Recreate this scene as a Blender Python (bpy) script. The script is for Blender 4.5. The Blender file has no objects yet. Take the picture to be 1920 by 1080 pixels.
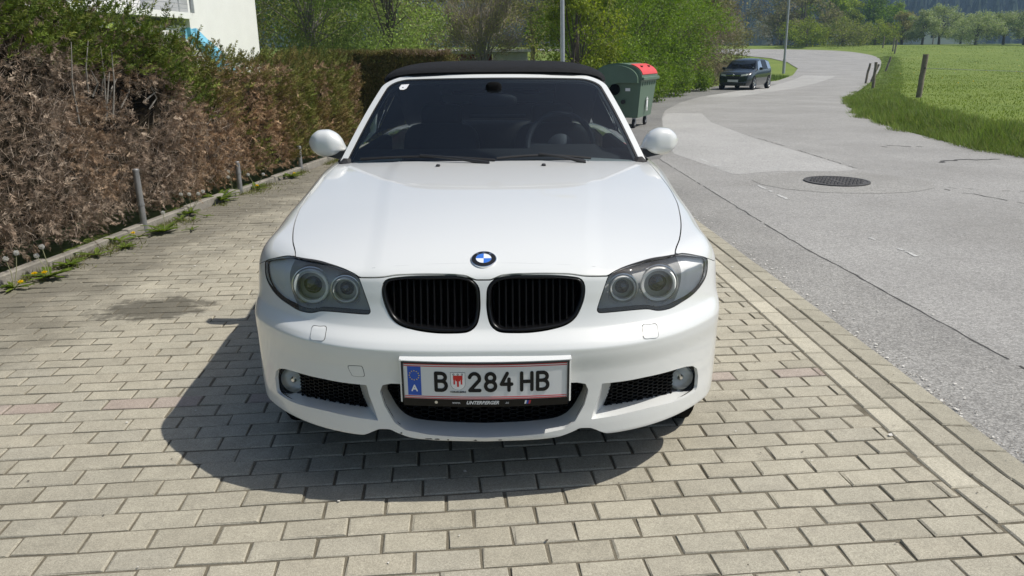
import bpy, bmesh, math, random
import numpy as np
from mathutils import Vector, Matrix
random.seed(7); RNG = np.random.default_rng(7)
S = bpy.context.scene
COL = S.collection

# ------------------------------------------------------------------ camera, sky, sun, exposure
PITCH = math.radians(17.15); EYE = 1.42
cam_d = bpy.data.cameras.new("camera"); cam = bpy.data.objects.new("camera", cam_d); COL.objects.link(cam)
cam_d.sensor_width = 36.0; cam_d.lens = 36.0 * 1400 / 1920.0
cam_d.clip_start = 0.05; cam_d.clip_end = 4000
cam.matrix_world = (Matrix.Translation((0, 0, EYE)) @ Matrix.Rotation(math.radians(90) - PITCH, 4, 'X')
                    @ Matrix.Rotation(math.radians(-0.35), 4, 'Z'))
S.camera = cam
S.render.resolution_x, S.render.resolution_y = 1024, 576

SUN = Vector((0.68, -0.05, 1.009)).normalized()
W = bpy.data.worlds.new("World"); S.world = W; W.use_nodes = True
wn = W.node_tree; wn.nodes.clear()
sky = wn.nodes.new('ShaderNodeTexSky'); sky.sky_type = 'NISHITA'; sky.sun_disc = False
sky.sun_elevation = math.asin(SUN.z); sky.sun_rotation = math.atan2(SUN.x, SUN.y)
sky.air_density = 1.0; sky.dust_density = 2.0; sky.ozone_density = 1.0
bg = wn.nodes.new('ShaderNodeBackground'); bg.inputs['Strength'].default_value = 0.098
wo = wn.nodes.new('ShaderNodeOutputWorld')
wn.links.new(sky.outputs[0], bg.inputs[0]); wn.links.new(bg.outputs[0], wo.inputs[0])
sl = bpy.data.lights.new("sun", 'SUN'); sl.energy = 4.45; sl.angle = math.radians(0.53); sl.color = (1.0, 0.955, 0.88)
so = bpy.data.objects.new("sun", sl); COL.objects.link(so)
so.rotation_euler = SUN.to_track_quat('Z', 'Y').to_euler(); so.location = (20, -2, 30)
S.view_settings.view_transform = 'Standard'; S.view_settings.look = 'None'
S.view_settings.exposure = 0.12; S.view_settings.gamma = 1.0; S.view_settings.use_curve_mapping = False
S.cycles.use_denoising = True
S.cycles.max_bounces = 8; S.cycles.transparent_max_bounces = 12; S.cycles.volume_bounces = 0
S.cycles.sample_clamp_indirect = 6.0

# ------------------------------------------------------------------ materials
MATS = {}
def _new(name):
    m = bpy.data.materials.new(name); m.use_nodes = True; nt = m.node_tree; nt.nodes.clear()
    out = nt.nodes.new('ShaderNodeOutputMaterial'); MATS[name] = m
    return m, nt, out
def _c(c): return (c[0], c[1], c[2], 1.0)
def N(nt, typ, **kw):
    n = nt.nodes.new(typ)
    for k, v in kw.items():
        if k in n.inputs: n.inputs[k].default_value = v
        else: setattr(n, k, v)
    return n
def principled(nt, base=None, rough=.5, metal=0., spec=.5, coat=0., coat_rough=.03):
    b = nt.nodes.new('ShaderNodeBsdfPrincipled')
    if base is not None: b.inputs['Base Color'].default_value = _c(base)
    b.inputs['Roughness'].default_value = rough; b.inputs['Metallic'].default_value = metal
    b.inputs['Specular IOR Level'].default_value = spec
    b.inputs['Coat Weight'].default_value = coat; b.inputs['Coat Roughness'].default_value = coat_rough
    return b
def pmat(name, base, rough=.5, metal=0., spec=.5, coat=0., coat_rough=.03, vary=0.0, vscale=8., bump=0., bscale=60.):
    m, nt, out = _new(name); L = nt.links
    b = principled(nt, base, rough, metal, spec, coat, coat_rough)
    tc = nt.nodes.new('ShaderNodeTexCoord')
    if vary > 0:
        no = N(nt, 'ShaderNodeTexNoise', Scale=vscale, Detail=6.0, Roughness=.6); L.new(tc.outputs['Object'], no.inputs['Vector'])
        mr = N(nt, 'ShaderNodeMapRange'); mr.inputs['To Min'].default_value = 1 - vary; mr.inputs['To Max'].default_value = 1 + vary
        mr.inputs['From Min'].default_value = .25; mr.inputs['From Max'].default_value = .75
        L.new(no.outputs['Fac'], mr.inputs['Value'])
        mx = N(nt, 'ShaderNodeMix', data_type='RGBA', blend_type='MULTIPLY'); mx.inputs['Factor'].default_value = 1
        mx.inputs['A'].default_value = _c(base); L.new(mr.outputs[0], mx.inputs['B']); L.new(mx.outputs['Result'], b.inputs['Base Color'])
        mr2 = N(nt, 'ShaderNodeMapRange'); mr2.inputs['To Min'].default_value = max(.02, rough - .12); mr2.inputs['To Max'].default_value = min(1, rough + .12)
        L.new(no.outputs['Fac'], mr2.inputs['Value']); L.new(mr2.outputs[0], b.inputs['Roughness'])
    if bump > 0:
        nb = N(nt, 'ShaderNodeTexNoise', Scale=bscale, Detail=4.0); L.new(tc.outputs['Object'], nb.inputs['Vector'])
        bp = N(nt, 'ShaderNodeBump', Strength=bump, Distance=.01); L.new(nb.outputs['Fac'], bp.inputs['Height']); L.new(bp.outputs[0], b.inputs['Normal'])
    L.new(b.outputs[0], out.inputs['Surface'])
    return m
def leafmat(name, transl=.35, rough=.6, spec=.25, attr='col'):
    m, nt, out = _new(name); L = nt.links
    a = N(nt, 'ShaderNodeAttribute', attribute_name=attr)
    b = principled(nt, None, rough, spec=spec); L.new(a.outputs['Color'], b.inputs['Base Color'])
    t = N(nt, 'ShaderNodeBsdfTranslucent')
    hs = N(nt, 'ShaderNodeHueSaturation', Saturation=1.15, Value=1.1); L.new(a.outputs['Color'], hs.inputs['Color']); L.new(hs.outputs[0], t.inputs['Color'])
    mx = N(nt, 'ShaderNodeMixShader', Fac=transl); L.new(b.outputs[0], mx.inputs[1]); L.new(t.outputs[0], mx.inputs[2])
    L.new(mx.outputs[0], out.inputs['Surface']); return m
def glassmat(name, tint, ior=1.5, rough=0.0, haze=0.0, hazecol=(.5, .5, .5)):
    m, nt, out = _new(name); L = nt.links
    tr = N(nt, 'ShaderNodeBsdfTransparent'); tr.inputs['Color'].default_value = _c(tint)
    gl = N(nt, 'ShaderNodeBsdfGlossy'); gl.inputs['Roughness'].default_value = rough
    fr = N(nt, 'ShaderNodeFresnel', IOR=ior)
    last = tr
    if haze > 0:
        df = N(nt, 'ShaderNodeBsdfDiffuse'); df.inputs['Color'].default_value = _c(hazecol)
        m0 = N(nt, 'ShaderNodeMixShader', Fac=haze); L.new(tr.outputs[0], m0.inputs[1]); L.new(df.outputs[0], m0.inputs[2]); last = m0
    mx = N(nt, 'ShaderNodeMixShader'); L.new(fr.outputs[0], mx.inputs[0]); L.new(last.outputs[0], mx.inputs[1]); L.new(gl.outputs[0], mx.inputs[2])
    L.new(mx.outputs[0], out.inputs['Surface']); return m

# ------------------------------------------------------------------ object helpers
def link(o, parent=None):
    COL.objects.link(o)
    if parent is not None: o.parent = parent
    return o
def tag(o, label=None, cat=None, group=None, kind=None):
    if label: o['label'] = label
    if cat: o['category'] = cat
    if group: o['group'] = group
    if kind: o['kind'] = kind
    return o
def empty(name, loc=(0, 0, 0), rz=0., label=None, cat=None, group=None):
    o = bpy.data.objects.new(name, None); o.empty_display_size = .1; COL.objects.link(o)
    o.location = loc; o.rotation_euler = (0, 0, rz); return tag(o, label, cat, group)
def npmesh(name, V, Fs, smooth=False, normals=None, col=None, attr='col'):
    """V (n,3); Fs (m,k) array or list of such arrays."""
    me = bpy.data.meshes.new(name)
    if not isinstance(Fs, list): Fs = [Fs]
    Fs = [np.asarray(f, np.int32) for f in Fs if len(f)]
    V = np.asarray(V, np.float32)
    me.vertices.add(len(V)); me.vertices.foreach_set('co', V.ravel())
    tot = np.concatenate([np.full(len(f), f.shape[1], np.int32) for f in Fs]) if Fs else np.zeros(0, np.int32)
    idx = np.concatenate([f.ravel() for f in Fs]) if Fs else np.zeros(0, np.int32)
    me.loops.add(len(idx)); me.loops.foreach_set('vertex_index', idx)
    me.polygons.add(len(tot)); st = np.concatenate([[0], np.cumsum(tot)[:-1]]).astype(np.int32)
    me.polygons.foreach_set('loop_start', st); me.polygons.foreach_set('loop_total', tot)
    me.polygons.foreach_set('use_smooth', np.full(len(tot), bool(smooth)))
    me.update(calc_edges=True)
    if col is not None:
        a = me.color_attributes.new(attr, 'FLOAT_COLOR', 'POINT')
        c4 = np.ones((len(V), 4), np.float32); c4[:, :3] = col; a.data.foreach_set('color', c4.ravel())
    if normals is not None:
        me.normals_split_custom_set_from_vertices(np.asarray(normals, np.float32).tolist())
    return me
def mob(name, me, mat=None, parent=None, loc=None):
    o = bpy.data.objects.new(name, me)
    if mat is not None:
        me.materials.clear(); me.materials.append(MATS[mat] if isinstance(mat, str) else mat)
    link(o, parent)
    if loc is not None: o.location = loc
    return o

class MB:
    """collects simple solids, builds one mesh"""
    def __init__(s): s.V = []; s.F = []; s.n = 0
    def add(s, V, F):
        V = np.asarray(V, float); s.V.append(V); s.F += [tuple(i + s.n for i in f) for f in F]; s.n += len(V); return s
    def box(s, c, d, rz=0., taper=1.0, bev=0.0, R=None):
        hx, hy, hz = d[0] / 2, d[1] / 2, d[2] / 2
        if bev <= 0:
            P = [(-hx, -hy, -hz), (hx, -hy, -hz), (hx, hy, -hz), (-hx, hy, -hz), (-hx * taper, -hy * taper, hz), (hx * taper, -hy * taper, hz), (hx * taper, hy * taper, hz), (-hx * taper, hy * taper, hz)]
            Fc = [(0, 3, 2, 1), (4, 5, 6, 7), (0, 1, 5, 4), (1, 2, 6, 5), (2, 3, 7, 6), (3, 0, 4, 7)]
        else:
            b = bev; P = []
            for z, k in ((-hz, b), (-hz + b, 0), (hz - b, 0), (hz, b)):
                for sx, sy in ((-1, -1), (1, -1), (1, 1), (-1, 1)):
                    x, y = sx * (hx - k), sy * (hy - k)
                    if sx * sy > 0: P += [(x, y - sy * b, z), (x - sx * b, y, z)] if sx < 0 and sy < 0 else [(x, y - sy * b, z), (x - sx * b, y, z)]
                    else: P += [(x - sx * b, y, z), (x, y - sy * b, z)]
            # order corners consistently ccw
            Q = []
            for r in range(4):
                ring = P[r * 8:(r + 1) * 8]; ring.sort(key=lambda p: math.atan2(p[1], p[0])); Q += ring
            P = Q; Fc = [tuple(range(7, -1, -1)), tuple(range(24, 32))]
            for r in range(3):
                for i in range(8):
                    j = (i + 1) % 8; Fc.append((r * 8 + i, r * 8 + j, r * 8 + 8 + j, r * 8 + 8 + i))
        P = np.array(P)
        if R is not None: P = P @ np.array(R).T
        elif rz: cz, sz = math.cos(rz), math.sin(rz); P = np.stack([P[:, 0] * cz - P[:, 1] * sz, P[:, 0] * sz + P[:, 1] * cz, P[:, 2]], 1)
        return s.add(P + np.array(c), Fc)
    def tube(s, pts, r, n=8, cap=True):
        pts = np.array(pts, float); k = len(pts); rr = np.full(k, r) if np.isscalar(r) else np.array(r, float)
        V = []; ref = None
        for i in range(k):
            t = pts[min(i + 1, k - 1)] - pts[max(i - 1, 0)]; t /= max(np.linalg.norm(t), 1e-9)
            if ref is None: ref = np.array([0, 0, 1.]) if abs(t[2]) < .9 else np.array([1., 0, 0])
            a = np.cross(t, ref); a /= max(np.linalg.norm(a), 1e-9); b = np.cross(a, t) ; ref = b
            th = np.arange(n) * 2 * math.pi / n
            V.append(pts[i] + rr[i] * (np.cos(th)[:, None] * a - np.sin(th)[:, None] * b * -1))
        V = np.concatenate(V); Fc = []
        for i in range(k - 1):
            for j in range(n):
                q = (j + 1) % n; Fc.append((i * n + j, i * n + q, i * n + n + q, i * n + n + j))
        if cap: Fc += [tuple(range(n - 1, -1, -1)), tuple(range((k - 1) * n, k * n))]
        return s.add(V, Fc)
    def lathe(s, prof, n=24, c=(0, 0, 0), axis='z', close=False):
        """prof: list of (r, h)"""
        th = np.arange(n) * 2 * math.pi / n; V = []
        for r, h in prof:
            x, y, z = r * np.cos(th), r * np.sin(th), np.full(n, h)
            P = {'z': np.stack([x, y, z], 1), 'y': np.stack([x, z, -y], 1), 'x': np.stack([z, x, y], 1)}[axis]; V.append(P)
        V = np.concatenate(V) + np.array(c); Fc = []
        k = len(prof)
        for i in range(k if close else k - 1):
            i2 = (i + 1) % k
            for j in range(n):
                q = (j + 1) % n; Fc.append((i * n + j, i * n + q, i2 * n + q, i2 * n + j))
        return s.add(V, Fc)
    def prism(s, poly, a, b, axis='y'):
        """poly: 2d outline extruded between a and b along axis; (x,z) for y, (x,y) for z, (y,z) for x"""
        def P(p, h): return {'y': (p[0], h, p[1]), 'z': (p[0], p[1], h), 'x': (h, p[0], p[1])}[axis]
        n = len(poly); V = [P(p, a) for p in poly] + [P(p, b) for p in poly]
        Fc = [tuple(range(n)), tuple(range(2 * n - 1, n - 1, -1))] + [(i, n + i, n + (i + 1) % n, (i + 1) % n) for i in range(n)]
        return s.add(V, Fc)
    def quad(s, a, b, c, d): return s.add([a, b, c, d], [(0, 1, 2, 3)])
    def mesh(s, name, smooth=False, autosmooth=None):
        me = bpy.data.meshes.new(name); V = np.concatenate(s.V)
        me.from_pydata(V.tolist(), [], s.F); me.validate()
        bm = bmesh.new(); bm.from_mesh(me); bmesh.ops.recalc_face_normals(bm, faces=bm.faces)
        if smooth:
            for f in bm.faces: f.smooth = True
            if autosmooth:
                for e in bm.edges:
                    if len(e.link_faces) == 2 and e.calc_face_angle(0) > math.radians(autosmooth): e.smooth = False
        bm.to_mesh(me); bm.free(); me.update(); return me
    def build(s, name, mat, parent=None, smooth=False, autosmooth=35, loc=None):
        return mob(name, s.mesh(name, smooth, autosmooth), mat, parent, loc)

# ------------------------------------------------------------------ numeric helpers
def pchip(xs, ys):
    xs = np.array(xs, float); ys = np.array(ys, float); h = np.diff(xs); dl = np.diff(ys) / h
    m = np.zeros(len(xs)); m[0] = dl[0]; m[-1] = dl[-1]
    for i in range(1, len(xs) - 1):
        if dl[i - 1] * dl[i] > 0:
            w1 = 2 * h[i] + h[i - 1]; w2 = h[i] + 2 * h[i - 1]; m[i] = (w1 + w2) / (w1 / dl[i - 1] + w2 / dl[i])
    def f(x):
        x = np.asarray(x, float); i = np.clip(np.searchsorted(xs, x) - 1, 0, len(xs) - 2)
        t0 = (x - xs[i]) / h[i]; t = np.clip(t0, 0, 1)
        r = ys[i] * (1 + 2 * t) * (1 - t) ** 2 + ys[i + 1] * t * t * (3 - 2 * t) + h[i] * (m[i] * t * (1 - t) ** 2 - m[i + 1] * t * t * (1 - t))
        return r + np.where(t0 > 1, m[i + 1] * (t0 - 1) * h[i], 0) + np.where(t0 < 0, m[i] * t0 * h[i], 0)
    return f
def smax(a, b, k):
    h = np.clip(.5 + .5 * (a - b) / k, 0, 1); return b * (1 - h) + a * h + k * h * (1 - h)
def sstep(x, a, b):
    t = np.clip((x - a) / (b - a), 0, 1); return t * t * (3 - 2 * t)
def poly_sd(px, py, poly):
    """signed distance to closed polygon, negative inside"""
    poly = np.asarray(poly, float); d = np.full(px.shape, 1e9); ins = np.zeros(px.shape, bool)
    for i in range(len(poly)):
        ax, ay = poly[i]; bx, by = poly[(i + 1) % len(poly)]
        ex, ey = bx - ax, by - ay; wx, wy = px - ax, py - ay
        t = np.clip((wx * ex + wy * ey) / max(ex * ex + ey * ey, 1e-12), 0, 1)
        d = np.minimum(d, (wx - ex * t) ** 2 + (wy - ey * t) ** 2)
        c = ((ay > py) != (by > py)) & (px < (bx - ax) * (py - ay) / ((by - ay) if by != ay else 1e-12) + ax); ins ^= c
    return np.where(ins, -1, 1) * np.sqrt(d)
def catmull(pts, n, closed=True):
    """resample a polyline smoothly to n points by arc length"""
    P = np.asarray(pts, float); k = len(P); out = []
    for i in range(k if closed else k - 1):
        p0 = P[(i - 1) % k] if closed or i > 0 else 2 * P[0] - P[1]; p1 = P[i]; p2 = P[(i + 1) % k]
        p3 = P[(i + 2) % k] if closed or i < k - 2 else 2 * P[-1] - P[-2]
        for t in np.linspace(0, 1, 8, endpoint=False):
            out.append(.5 * (2 * p1 + (p2 - p0) * t + (2 * p0 - 5 * p1 + 4 * p2 - p3) * t * t + (3 * p1 - p0 - 3 * p2 + p3) * t ** 3))
    if not closed: out.append(P[-1])
    out = np.array(out)
    if closed: out = np.vstack([out, out[:1]])
    s = np.concatenate([[0], np.cumsum(np.linalg.norm(np.diff(out, axis=0), axis=1))])
    q = np.linspace(0, s[-1], n, endpoint=not closed)
    return np.stack([np.interp(q, s, out[:, j]) for j in range(P.shape[1])], 1)
def clip_tris(A, T, f):
    """A (n,k) vertex attributes, T (m,3), f (n,) keep f<0; exact linear cut"""
    ins = f[T] < 0; cnt = ins.sum(1)
    keep = T[cnt == 3]; outA = [A]; n0 = len(A); newT = [keep]
    def cut(i, j):
        t = f[i] / (f[i] - f[j]); return A[i] + (A[j] - A[i]) * t[:, None]
    edges = {}
    for c in (1, 2):
        M = T[cnt == c]
        if not len(M): continue
        I = ins[cnt == c]
        k = (I if c == 1 else ~I).argmax(1); r = np.arange(len(M))
        a = M[r, k]; b = M[r, (k + 1) % 3]; d = M[r, (k + 2) % 3]
        e1 = np.stack([np.minimum(a, b), np.maximum(a, b)], 1); e2 = np.stack([np.minimum(a, d), np.maximum(a, d)], 1)
        E = np.concatenate([e1, e2]); edges[c] = (a, b, d, E)
    if edges:
        allE = np.concatenate([e[3] for e in edges.values()]); U, inv = np.unique(allE, axis=0, return_inverse=True); inv = inv.ravel()
        outA.append(cut(U[:, 0], U[:, 1])); o = 0
        for c, (a, b, d, E) in edges.items():
            m = len(a); p = n0 + inv[o:o + m]; q = n0 + inv[o + m:o + 2 * m]; o += 2 * m
            if c == 1: newT.append(np.stack([a, p, q], 1))
            else: newT += [np.stack([p, b, d], 1), np.stack([p, d, q], 1)]
    A2 = np.concatenate(outA); T2 = np.concatenate(newT)
    used, inv = np.unique(T2, return_inverse=True)
    return A2[used], inv.reshape(T2.shape)
def boundary_edges(T):
    E = np.concatenate([T[:, [0, 1]], T[:, [1, 2]], T[:, [2, 0]]]); K = np.sort(E, 1)
    U, idx, cnt = np.unique(K, axis=0, return_index=True, return_counts=True)
    return E[idx[cnt == 1]]
def fbm(x, y, z=0.0, oct=4, seed=0):
    """cheap smooth value noise, vectorised, about -1..1"""
    x = np.asarray(x, float); y = np.asarray(y, float); z = np.zeros_like(x) + z
    r = np.zeros_like(x); amp = 1.; tot = 0.
    for o in range(oct):
        xi, yi, zi = np.floor(x).astype(np.int64), np.floor(y).astype(np.int64), np.floor(z).astype(np.int64)
        fx, fy, fz = x - xi, y - yi, z - zi; fx = fx * fx * (3 - 2 * fx); fy = fy * fy * (3 - 2 * fy); fz = fz * fz * (3 - 2 * fz)
        def hsh(a, b, c):
            h = (a * 374761393 + b * 668265263 + c * 2147483647 + (seed + o) * 974711) & 0xffffffff
            h = ((h ^ (h >> 13)) * 1274126177) & 0xffffffff; h = h ^ (h >> 16); return (h & 0xffff) / 32767.5 - 1
        v = 0
        for dx in (0, 1):
            for dy in (0, 1):
                for dz in (0, 1):
                    v = v + hsh(xi + dx, yi + dy, zi + dz) * (fx if dx else 1 - fx) * (fy if dy else 1 - fy) * (fz if dz else 1 - fz)
        r += amp * v; tot += amp; amp *= .5; x, y, z = x * 2.03 + 11.3, y * 2.03 + 5.7, z * 2.03 + 3.1
    return r / tot
# ================================================================== GROUND, ROAD, DRIVEWAY
def terrain(x, y):
    y = np.asarray(y, float); x = np.asarray(x, float)
    z = np.where(y < 42, 0., np.where(y < 88, (y - 42) ** 2 / 1150., 1.84 + .08 * 14 * (1 - np.exp(-np.maximum(y - 88, 0) / 14)) - .006 * np.maximum(y - 110, 0)))
    return np.maximum(z, -3.0)
ROAD_R = [(9.3, -3), (8.6, 4), (8.0, 8), (7.62, 11.15), (7.5, 11.8), (7.57, 12.7), (7.9, 15.2), (8.27, 17.1), (8.86, 19.2), (9.94, 22.3), (10.97, 24.9), (12.4, 28.3), (13.5, 30.3), (22.2, 47.5), (33.3, 70), (37.6, 80), (38.6, 86), (37.5, 90), (34, 93), (26, 95.5), (10, 99), (-10, 102)]
ROAD_L = [(1.845, -3), (1.868, 2.4), (1.79, 4), (1.70, 6.1), (1.62, 8), (1.47, 11), (1.3, 12.2), (-1.4, 12.3), (-1.6, 16.5), (1.2, 18.6), (3.6, 26.6), (7.0, 33.4), (10.3, 39.2), (12.6, 41.9), (16.2, 47), (20, 55), (24, 65), (26.3, 74), (26.6, 80), (24, 86), (16, 91), (-10, 96)]
ROAD_RS = catmull(ROAD_R, 160, False); ROAD_LS = np.array(ROAD_L)
ROAD_POLY = np.vstack([ROAD_RS, ROAD_LS[::-1]])

def attr_ground(name, cols, scale, rough=.95, bump=.4, bscale=40., fine=.25, dist=.01, stone=0.):
    """noise-mixed ground colour in world space: list of (pos, colour)"""
    m, nt, out = _new(name); L = nt.links
    g = N(nt, 'ShaderNodeNewGeometry'); n1 = N(nt, 'ShaderNodeTexNoise', Scale=scale, Detail=8.0, Roughness=.62); L.new(g.outputs['Position'], n1.inputs['Vector'])
    cr = N(nt, 'ShaderNodeValToRGB'); e = cr.color_ramp.elements
    e[0].position = cols[0][0]; e[0].color = _c(cols[0][1]); e[1].position = cols[-1][0]; e[1].color = _c(cols[-1][1])
    for p, c in cols[1:-1]: k = e.new(p); k.color = _c(c)
    L.new(n1.outputs['Fac'], cr.inputs['Fac'])
    n2 = N(nt, 'ShaderNodeTexNoise', Scale=bscale, Detail=5.0, Roughness=.7); L.new(g.outputs['Position'], n2.inputs['Vector'])
    mr = N(nt, 'ShaderNodeMapRange'); mr.inputs['From Min'].default_value = .3; mr.inputs['From Max'].default_value = .7; mr.inputs['To Min'].default_value = 1 - fine; mr.inputs['To Max'].default_value = 1 + fine
    L.new(n2.outputs['Fac'], mr.inputs['Value'])
    mx = N(nt, 'ShaderNodeMix', data_type='RGBA', blend_type='MULTIPLY'); mx.inputs['Factor'].default_value = 1; L.new(cr.outputs['Color'], mx.inputs['A']); L.new(mr.outputs[0], mx.inputs['B'])
    res = mx.outputs['Result']
    if stone:      # single stones of the aggregate
        vo = N(nt, 'ShaderNodeTexVoronoi', Scale=stone); L.new(g.outputs['Position'], vo.inputs['Vector']); sp = N(nt, 'ShaderNodeSeparateColor'); L.new(vo.outputs['Color'], sp.inputs[0])
        ms = N(nt, 'ShaderNodeMapRange'); ms.inputs['To Min'].default_value = .78; ms.inputs['To Max'].default_value = 1.20; L.new(sp.outputs[0], ms.inputs['Value'])
        m2 = N(nt, 'ShaderNodeMix', data_type='RGBA', blend_type='MULTIPLY'); m2.inputs['Factor'].default_value = 1; L.new(res, m2.inputs['A']); L.new(ms.outputs[0], m2.inputs['B']); res = m2.outputs['Result']
    b = principled(nt, None, rough, spec=.25); L.new(res, b.inputs['Base Color'])
    bp = N(nt, 'ShaderNodeBump', Strength=bump, Distance=dist); L.new(n2.outputs['Fac'], bp.inputs['Height']); L.new(bp.outputs[0], b.inputs['Normal'])
    L.new(b.outputs[0], out.inputs['Surface']); return m
attr_ground('meadow_soil', [(.3, (.105, .150, .024)), (.5, (.135, .185, .030)), (.72, (.17, .21, .042))], .35, bscale=9., fine=.35, bump=.8)
attr_ground('asphalt_old', [(.32, (0.240, 0.234, 0.219)), (.5, (0.275, 0.269, 0.254)), (.68, (0.307, 0.301, 0.284))], .55, rough=.88, bscale=120., fine=.48, bump=.5, dist=.004, stone=75.)
attr_ground('asphalt_dark', [(.32, (0.146, 0.143, 0.136)), (.5, (0.181, 0.178, 0.169)), (.7, (0.216, 0.213, 0.202))], .7, rough=.9, bscale=120., fine=.48, bump=.5, dist=.004, stone=75.)
attr_ground('asphalt_mid', [(.32, (0.216, 0.211, 0.198)), (.5, (0.252, 0.246, 0.230)), (.7, (0.287, 0.281, 0.263))], .9, rough=.9, bscale=95., fine=.55, bump=.6, dist=.005, stone=75.)
attr_ground('asphalt_pale', [(.32, (0.310, 0.307, 0.290)), (.5, (0.345, 0.339, 0.323)), (.7, (0.374, 0.369, 0.351))], .6, rough=.88, bscale=130., fine=.36, bump=.4, dist=.003, stone=75.)
attr_ground('asphalt_collar', [(.32, (0.244, 0.237, 0.221)), (.5, (0.272, 0.266, 0.249)), (.7, (0.296, 0.290, 0.270))], .9, rough=.9, bscale=120., fine=.40, bump=.5, dist=.004, stone=75.)
attr_ground('joint_sand', [(.3, (.105, .092, .066)), (.5, (.142, .126, .093)), (.7, (.185, .166, .124))], 14., bscale=300., fine=.4, bump=.6, dist=.004)
attr_ground('worn_paint', [(.3, (.30, .30, .29)), (.6, (.50, .50, .48))], 30., bscale=90., fine=.3)
attr_ground('cast_iron', [(.3, (.055, .052, .05)), (.7, (.10, .096, .092))], 20., rough=.6, bscale=120., fine=.3)
attr_ground('tar', [(.3, (.045, .044, .042)), (.7, (.10, .097, .092))], 20., rough=.8, bscale=200., fine=.4)
attr_ground('concrete', [(.3, (.20, .19, .165)), (.5, (.27, .258, .225)), (.7, (.34, .325, .29))], 5., bscale=120., fine=.25, bump=.5, dist=.004)

def gridsheet(xs, ys, zf, poly=None, inset=0., extra=None):
    X, Y = np.meshgrid(xs, ys, indexing='ij'); X, Y = X.ravel(), Y.ravel(); A = np.stack([X, Y], 1); n, m = len(xs), len(ys)
    i = np.arange(n * m).reshape(n, m); a, b, c, d = i[:-1, :-1].ravel(), i[1:, :-1].ravel(), i[1:, 1:].ravel(), i[:-1, 1:].ravel()
    T = np.concatenate([np.stack([a, b, c], 1), np.stack([a, c, d], 1)])
    if poly is not None: A, T = clip_tris(A, T, poly_sd(A[:, 0], A[:, 1], poly) + inset)
    return np.stack([A[:, 0], A[:, 1], zf(A[:, 0], A[:, 1])], 1), T
def verge(x, y):
    """low grassy bank on the field side of the road"""
    d = np.full(np.shape(x), 1e9)
    for i in range(len(ROAD_RS) - 1):
        ax, ay = ROAD_RS[i]; bx, by = ROAD_RS[i + 1]; ex, ey = bx - ax, by - ay
        t = np.clip(((x - ax) * ex + (y - ay) * ey) / (ex * ex + ey * ey), 0, 1); d = np.minimum(d, np.hypot(x - ax - ex * t, y - ay - ey * t))
    return d
def ground_z(x, y):
    inside = poly_sd(x, y, ROAD_POLY)
    right = (x > np.interp(y, ROAD_RS[:110, 1], ROAD_RS[:110, 0])) | (y > 99)
    d = np.maximum(inside, 0)
    up = np.where(right, .20 * sstep(d, 0.05, 1.0) + .0 * d, 0.)
    return terrain(x, y) - .075 + up * (np.asarray(y) < 130)
gx = np.unique(np.concatenate([np.linspace(-1500, -60, 14), np.linspace(-60, -6, 20), np.linspace(-6, 60, 133), np.linspace(60, 200, 30), np.linspace(200, 1500, 18)]))
gy = np.unique(np.concatenate([np.linspace(-400, -6, 8), np.linspace(-6, 50, 113), np.linspace(50, 130, 81), np.linspace(130, 300, 12), np.linspace(300, 1600, 14)]))
V, T = gridsheet(gx, gy, ground_z)
tag(mob('ground', npmesh('ground', V, T, True), 'meadow_soil'), kind='structure')
gx = np.unique(np.concatenate([np.linspace(-12, 42, 109)])); gy = np.linspace(-3, 103, 213)
V, T = gridsheet(gx, gy, lambda x, y: terrain(x, y) - .034, ROAD_POLY)
road = tag(mob('road', npmesh('road', V, T, True), 'asphalt_old'), kind='structure')
def sheet(name, poly, mat, lift, parent=road, step=.5, smooth_n=None, kind=None):
    P = np.array(poly, float); P = catmull(P, smooth_n) if smooth_n else P; lo, hi = P.min(0), P.max(0)
    st_x = max(step, (hi[0] - lo[0]) / 160); st_y = max(step, (hi[1] - lo[1]) / 160)
    V, T = gridsheet(np.arange(lo[0], hi[0] + st_x, st_x), np.arange(lo[1], hi[1] + st_y, st_y), lambda x, y: terrain(x, y) - .034 + lift, P)
    o = mob(name, npmesh(name, V, T, True), mat, parent)
    if kind: o['kind'] = kind
    return o
# asphalt of the footway beside the kerb, the newer dark strip along the thicket, the pale trench patch
foot = [(1.85, -3), (1.868, 2.4), (1.79, 4), (1.70, 6.1), (1.62, 8), (1.50, 10.6), (2.20, 11.2), (2.30, 6.27), (2.37, 5.04), (2.45, 3.74), (2.62, 1.0), (2.8, -3)]
sheet('footway', foot, 'asphalt_mid', .0015, step=.2)
dark = [(1.49, 10.7), (1.3, 12.2), (-1.35, 12.35), (-1.55, 16.4), (1.2, 18.55), (3.6, 26.55), (7.0, 33.35), (10.3, 39.1), (12.6, 41.8), (14.1, 40.9), (11.9, 37.2), (9.2, 32.6), (7.2, 29.2), (5.6, 25.4), (4.35, 21.6), (3.75, 19.0), (3.3, 16.6), (3.0, 14.6), (2.65, 12.6), (2.20, 11.15)]
sheet('footway_strip', dark, 'asphalt_dark', .0015, step=.25)
pale = [(2.86, 9.55), (2.55, 11.8), (2.66, 12.65), (3.02, 14.6), (3.32, 16.6), (3.75, 18.9), (4.2, 20.6), (5.1, 20.4), (4.62, 17.6), (4.5, 14.0), (4.62, 9.9), (4.1, 9.8), (3.6, 9.9), (3.2, 9.75)]
sheet('trench_patch', pale, 'asphalt_pale', .0015, step=.2)
light_walk = [(14.0, 40.9), (12.0, 37.2), (9.3, 32.6), (7.3, 29.2), (8.3, 28.6), (10.8, 32.4), (13.4, 36.4), (17.0, 43), (22.2, 53), (21.0, 55.5), (17.2, 47.4)]
sheet('pale_strip', light_walk, 'asphalt_pale', .0015, step=.4)
MH = (3.92, 8.97)
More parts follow.
